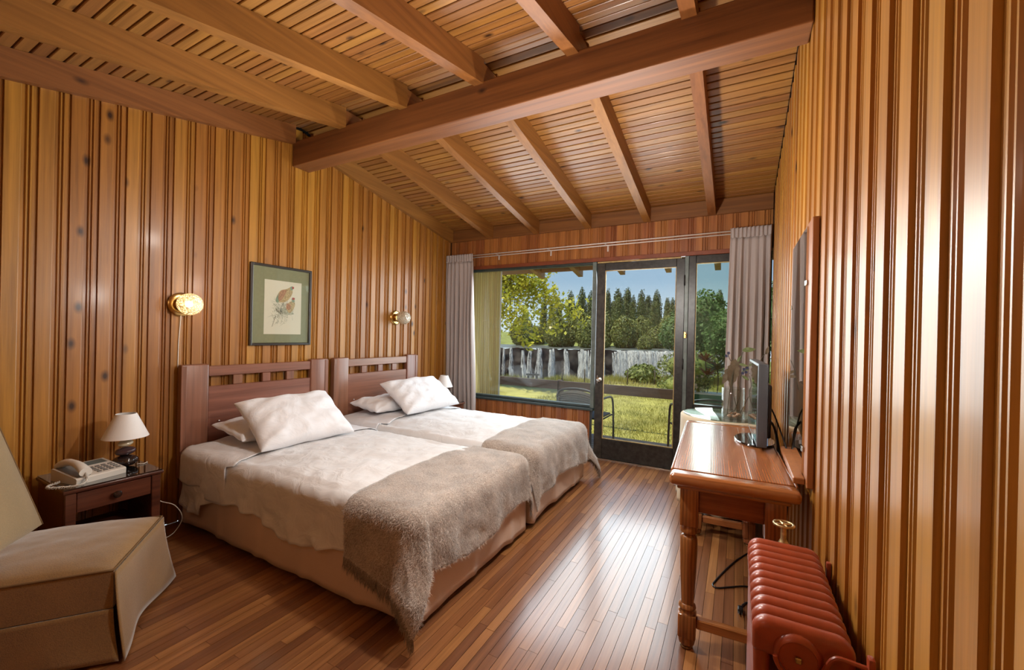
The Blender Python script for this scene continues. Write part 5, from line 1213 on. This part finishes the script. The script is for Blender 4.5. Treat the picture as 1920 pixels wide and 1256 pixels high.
# taller unmown grass at the brink
M_ = 16000; uu = 0.13 + 0.45 * g.random(M_); bx = -10 + 24 * uu + g.normal(0, 0.25, M_); by = 9.65 + 19.85 * uu - np.abs(g.normal(0, 0.35, M_)); hh = g.uniform(0.06, 0.30, M_) * (0.6 + 0.6 * np.sin(bx * 2.1) ** 2)
W = np.zeros((M_, 3, 3)); aa = g.random(M_) * 2 * PI; W[:, 0] = np.stack([bx - 0.014 * np.cos(aa), by - 0.014 * np.sin(aa), np.full(M_, ZG - 0.02)], 1); W[:, 1] = np.stack([bx + 0.014 * np.cos(aa), by + 0.014 * np.sin(aa), np.full(M_, ZG - 0.02)], 1)
W[:, 2] = np.stack([bx + g.normal(0, 0.06, M_), by + g.normal(0, 0.06, M_), ZG + hh], 1)
T = np.concatenate([V.reshape(-1, 3), W.reshape(-1, 3)]); n = len(T) // 3
me = bpy.data.meshes.new('grass'); me.vertices.add(len(T)); me.vertices.foreach_set('co', T.ravel()); me.loops.add(len(T)); me.loops.foreach_set('vertex_index', np.arange(len(T)))
me.polygons.add(n); me.polygons.foreach_set('loop_start', np.arange(0, len(T), 3)); me.polygons.foreach_set('loop_total', np.full(n, 3)); me.update(); me.validate()
tag(link('grass', me, 'grass_blade'), 'sunlit yellow green grass blades covering the lawn', 'grass', kind='stuff')
# gorge floor and falls
gg = MB()
def gorge(i, j):
    u, v = i / 40, j / 16; e = E0.lerp(E1, u); far = Vector((-150 + 230 * u, 190.0 - 75 * abs(u - 0.55)))
    p = e.lerp(far, v ** 2); z = ZG - 0.02 - 16.5 * min(1, (v * 2.4)) ** 0.8
    return (p.x, p.y, z)
gg.grid(gorge, 41, 17); gg = gg.build('gorge_floor', 'gorge_rock', None, True, fix=False); tag(gg, kind='structure')
# falls run from A to B, 150 m away
FA, FB = Vector((-105.0, 116.0)), Vector((10.0, 178.0)); FD = (FB - FA).normalized(); FN = Vector((FD.y, -FD.x)); FLn = (FB - FA).length; ZF = -3.7
wf = thing('waterfall', 'wide white waterfall curtain over dark rock cliff', 'waterfall', (FA.x, FA.y, ZF - 13.5))
def fp(s, off, z): p = FD * s + FN * off; return (p.x, p.y, z - ZF + 13.5)
def bulge(s): return 2.2 * fbm(s * 0.05, 3.3) + 0.8 * fbm(s * 0.25, 1.1)
def cliff(i, j):
    s = FLn * i / 160; v = j / 24; return fp(s, bulge(s) + 0.9 * fbm(s * 0.4, v * 4) + 1.2 * v, ZF - 14 * v + (0.55 * fbm(s * 0.3, 8) if j == 0 else 0))
MB().grid(cliff, 161, 25).build('cliff', 'gorge_rock', wf, True, fix=False)
rw = random.Random(12)
def stream(s, w, z0, sp, lean):
    nw = max(5, int(w / 0.28))
    def st_(i, j):
        u = i / (nw - 1) - 0.5; v = j / 22
        ed = 0.22 * fbm(s * 3.1 + i * 0.0, v * 5 + (3 if u > 0 else 9)) * (2 * abs(u)) ** 3
        ss = s + (w * (0.55 + sp * v ** 0.7)) * u + ed * (1 if u > 0 else -1) + lean * v
        return fp(ss, bulge(ss) + 1.4 + 2.6 * v ** 0.6 + 0.5 * (1 - 4 * u * u) + 0.25 * fbm(ss * 2.0, v * 3), z0 - (14 + z0 - ZF) * v)
    MB().grid(st_, nw, 23).build('water_stream', 'falling_water', wf, True, fix=False)
dens = []
x_ = 2.0
while x_ < FLn - 3:
    if x_ < 74:
        gap = rw.random() < 0.34; x_ += rw.uniform(1.8, 4.6) if gap else rw.uniform(0.5, 1.3)
        stream(x_, rw.uniform(0.7, 2.2), ZF + rw.uniform(-0.9, 0.2), rw.uniform(0.4, 1.7), rw.uniform(-0.5, 0.5))
    else:
        x_ += rw.uniform(0.9, 1.7); stream(x_, rw.uniform(2.0, 3.6), ZF + rw.uniform(-0.1, 0.25), rw.uniform(0.4, 0.9), rw.uniform(-0.4, 0.4))
rv = MB(); rv.add([(FA.x - 20, FA.y - 6, ZF - 0.05), (FB.x + 60, FB.y + 34, ZF - 0.05), (FB.x + 20, FB.y + 70, ZF + 0.2), (FA.x - 60, FA.y + 50, ZF + 0.2)], [(0, 1, 2, 3)])
tag(rv.build('river', 'river_water', None), kind='structure')
bank = MB()
bank.grid(lambda i, j: ((FA.x - 60 + (FB.x - FA.x + 140) * i / 40) - 12 * (j / 6), (FA.y + 27 + (FB.y - FA.y + 55) * i / 40) + 60 * (j / 6), ZF + 0.0 + 6.5 * (j / 6) ** 0.7 + 0.7 * fbm(i * 0.4, j * 0.8)), 41, 7)
tag(bank.build('far_bank', 'hill_grass', None, True, fix=False), kind='structure')

# ================================================================ trees
def proto_tree(rx, rz, n, size, mat, seed, trunk, taper, clump=16):
    r = bpy.data.objects.new('tree', None); COL.objects.link(r)
    shrub_parts(r, rx, rx, rz, n, size, mat, seed, trunk, taper, clump); return r
def plant_tree(pr_, used, loc, sc_, name, label, group, cat='tree', rz=0.0):
    o = pr_ if not used else copy_tree(pr_)
    o.name = name; o.location = loc; o.scale = sc_; o.rotation_euler = (0, 0, rz); tag(o, label, cat, group); return o
pop = [proto_tree(2.5, 11.5, 4200, 0.50, 'poplar_leaf', 31 + k, 0.8, 0.10, 40) for k in range(3)]
P_ = [(-82.4, 182.9, 18.8), (-76.0, 186.0, 19.5), (-70.9, 189.1, 22.7), (-66.3, 191.7, 24.6), (-62.4, 193.8, 22.9), (-58.5, 195.6, 21.0), (-55.4, 197.6, 24.0), (-51.1, 199.9, 24.2), (-47.1, 202.1, 24.6), (-44.5, 203.5, 21.3),
      (-41.2, 205.3, 23.9), (-38.2, 207.0, 21.2), (-34.6, 208.9, 24.0), (-30.2, 211.3, 20.3), (-27.8, 212.6, 20.5), (-24.0, 214.5, 19.0), (-8.0, 223.4, 24.6), (-90.0, 178.5, 17.0)]
NTH = ['first', 'second', 'third', 'fourth', 'fifth', 'sixth', 'seventh', 'eighth', 'ninth', 'tenth', 'eleventh', 'twelfth', 'thirteenth', 'fourteenth', 'fifteenth', 'sixteenth', 'seventeenth', 'eighteenth', 'nineteenth', 'twentieth', 'twenty first', 'twenty second', 'twenty third', 'twenty fourth']
P_ += [(-79.5, 186, 16.5), (-68.5, 191, 17.5), (-60.3, 194.5, 17.0), (-53.2, 199, 18.0), (-49.0, 201, 16.5), (-36.3, 208, 17.5)]
P_.sort()
for k, (x, y, zt) in enumerate(P_):
    H = zt + 1.5; f = H / 23.8; q_ = (1.24, 1.31, 1.38)[k % 3]; x, y, f = x * q_, y * q_, f * q_
    plant_tree(pop[k % 3], k >= 3, (x, y, -2.0), (f * (0.72 + 0.4 * ((k * 7) % 5) / 4), f * 0.9, f), 'poplar_tree', 'tall dark poplar on the far bank, %s from the left' % NTH[k], 'poplars on the far bank', rz=k * 1.3)
wil = [proto_tree(4.2, 4.2, 3600, 0.55, 'willow_leaf', 51 + k, 0.6, 0.15, 18) for k in range(3)]
W_ = [(-80, 156, 8.5, 1.3), (-74.5, 159, 4.2, 0.9), (-68, 165, 9.5, 1.35), (-62.5, 163, 4.0, 0.9), (-60, 173, 11.0, 1.5), (-55.5, 167, 8.0, 1.1), (-51.0, 175, 10.5, 1.3), (-43.9, 150, 1.2, 0.7), (-44, 182, 10.5, 1.3),
      (-40.0, 179, 8.0, 1.1), (-36.6, 186, 9.5, 1.2), (-33.5, 176, 2.0, 0.8), (-30.5, 182, 5.2, 1.15), (-26.5, 181, 4.0, 1.1), (-31.5, 228, 13.0, 1.4), (-20.0, 186, 7.0, 1.2)]
for k, (x, y, zt, f) in enumerate(W_):
    H = zt + 5.4; q_ = (1.0, 1.08, 1.16)[(k + 1) % 3]; x, y, H, f = x * q_, y * q_, H * q_, f * q_
    plant_tree(wil[k % 3], k >= 3, (x, y, -5.4), (f, f, H / 9.0), 'round_tree', 'round leafy tree above the waterfall, %s from the left' % NTH[k], 'round trees above the falls', rz=k * 0.9)
# trees seen through the narrow right pane
sd = [proto_tree(2.3, 2.6, 3600, 0.24, 'hedge_leaf', 71 + k, 0.5, 0.2, 22) for k in range(2)]
for k, (x, y, H, f, lab) in enumerate(((-2.3, 35.5, 5.1, 0.95, 'tall green tree seen through the narrow right pane'), (3.4, 39.5, 6.0, 1.15, 'green tree behind the right curtain, beyond the narrow pane'), (-0.6, 27.0, 3.0, 0.55, 'lower green tree in front of the tall one, narrow right pane'), (-4.6, 40.0, 3.6, 0.8, 'green tree left of the tall one, behind the door post'))):
    plant_tree(sd[k % 2], k >= 2, (x, y, ZG), (f, f, (H + 0.33) / 5.7), 'garden_tree', lab, 'garden trees right of the lawn')
hb_ = proto_tree(1.1, 0.62, 1500, 0.10, 'bush_leaf', 81, 0.0, 0.0, 14)
H_ = [(-1.5, 16.2, 1.0, 'low bright hedge bush seen above the green planter'), (1.0, 14.6, 0.9, 'low bright hedge bush right of the planter view'), (-1.35, 12.2, 0.55, 'small pale bush nearest the planter on the lawn')]
for k, (x, y, f, lab) in enumerate(H_): plant_tree(hb_, k >= 1, (x, y, ZG - 0.02), (f, f, f), 'hedge_bush', lab, 'hedge bushes', 'bush')
bs_ = proto_tree(0.62, 0.32, 900, 0.11, 'bush_leaf', 91, 0.0, 0.1, 10)
plant_tree(bs_, False, (-2.95, 15.2, ZG - 0.02), (1, 1, 1.05), 'garden_bush', 'spiky yellow green bush in front of the falls, through the door glass', None, 'bush')
# the maple with sunny leaves
mp = thing('maple_tree', 'tree with sunlit yellow green leaves sweeping in from the left', 'tree', (-8.2, 10.6, ZG))
O = Vector((-8.2, 10.6, ZG)); g = np.random.default_rng(5); rm = random.Random(6)
MB().tube(spline([(0, 0, -0.1), (0.1, 0, 1.6), (0.25, 0.05, 3.0), (0.5, 0.1, 4.4)], 5), [0.16 - 0.006 * k for k in range(16)], 10).build('trunk', 'bark', mp, True)
brn = MB(); allp = []
tips = [((-5.15, 10.9, 2.9), 3.0), ((-4.75, 11.1, 2.55), 2.9), ((-4.35, 11.3, 2.2), 2.7), ((-4.2, 11.3, 1.98), 2.5), ((-4.55, 11.1, 1.62), 2.3), ((-5.0, 10.9, 1.35), 2.1), ((-5.3, 10.8, 1.15), 1.9), ((-5.55, 10.7, 3.25), 3.3), ((-5.0, 11.4, 3.15), 3.2), ((-5.5, 11.6, 2.3), 2.7), ((-5.2, 10.4, 2.0), 2.5),
        ((-5.6, 10.5, 1.6), 2.2), ((-4.9, 11.0, 2.75), 3.0), ((-5.4, 10.7, 2.6), 2.8), ((-3.95, 11.45, 1.85), 2.5)]
for (t_, z0) in tips:
    a_ = Vector((0.15, 0.02, z0 + 0.9)); e_ = Vector(t_) - O; c_ = a_.lerp(e_, 0.45) + Vector((0, 0, 0.55)); pts_ = bez(a_, a_.lerp(c_, 0.6), c_, e_, 16)
    brn.tube(pts_, [0.030 - 0.0016 * k for k in range(17)], 6)
    for k in range(5, 17):
        for _ in range(15): allp.append(pts_[k] + Vector((rm.gauss(0, 0.16), rm.gauss(0, 0.20), rm.gauss(-0.04, 0.13))))
brn.build('branches', 'bark', mp, True)
C_ = np.array([tuple(p) for p in allp]); C_ = np.repeat(C_, 3, axis=0) + g.normal(0, 0.06, (len(allp) * 3, 3)); nL = len(C_)
nn = g.normal(size=(nL, 3)) * 0.7 + np.array([0, -0.35, 0.7]); nn /= np.linalg.norm(nn, axis=1, keepdims=True)
A_ = np.cross(nn, g.normal(size=(nL, 3))); A_ /= np.linalg.norm(A_, axis=1, keepdims=True); B_ = np.cross(nn, A_); S_ = 0.058 * (0.7 + 0.7 * g.random((nL, 1)))
quads('foliage', np.stack([C_ - A_ * S_, C_ + B_ * S_ * 0.62, C_ + A_ * S_, C_ - B_ * S_ * 0.62], 1).reshape(-1, 3), 'maple_leaf', mp)

# small things on the lawn
bn = thing('stone_bench', 'small dark stone bench on the lawn before the falls', 'bench', (-5.62, 11.72, ZG), math.radians(28))
MB().rbox(-0.20, 0.20, -0.08, 0.08, 0.36, 0.41, 0.01, 1).build('slab', 'bench_stone', bn)
for s_ in (-1, 1): MB().rbox(s_ * 0.13 - 0.035, s_ * 0.13 + 0.035, -0.06, 0.06, 0.0, 0.3595, 0.008, 1).build('support', 'bench_stone', bn)
for k, (x, y) in enumerate(((-6.98, 11.9), (-6.35, 12.35), (-5.73, 12.75), (-5.16, 13.05), (-4.51, 13.45), (-3.25, 14.2), (-2.47, 14.8))):
    p = MB().tube([(0, 0, -0.05), (0.01, 0, 0.30), (0.0, 0.01, 0.52)], [0.022, 0.02, 0.018], 7).build('fence_stake', 'bark', None, True, (x, y, ZG)); tag(p, 'thin wooden stake at the edge of the lawn, %s from the left' % NTH[k], 'stake', 'stakes along the brink')
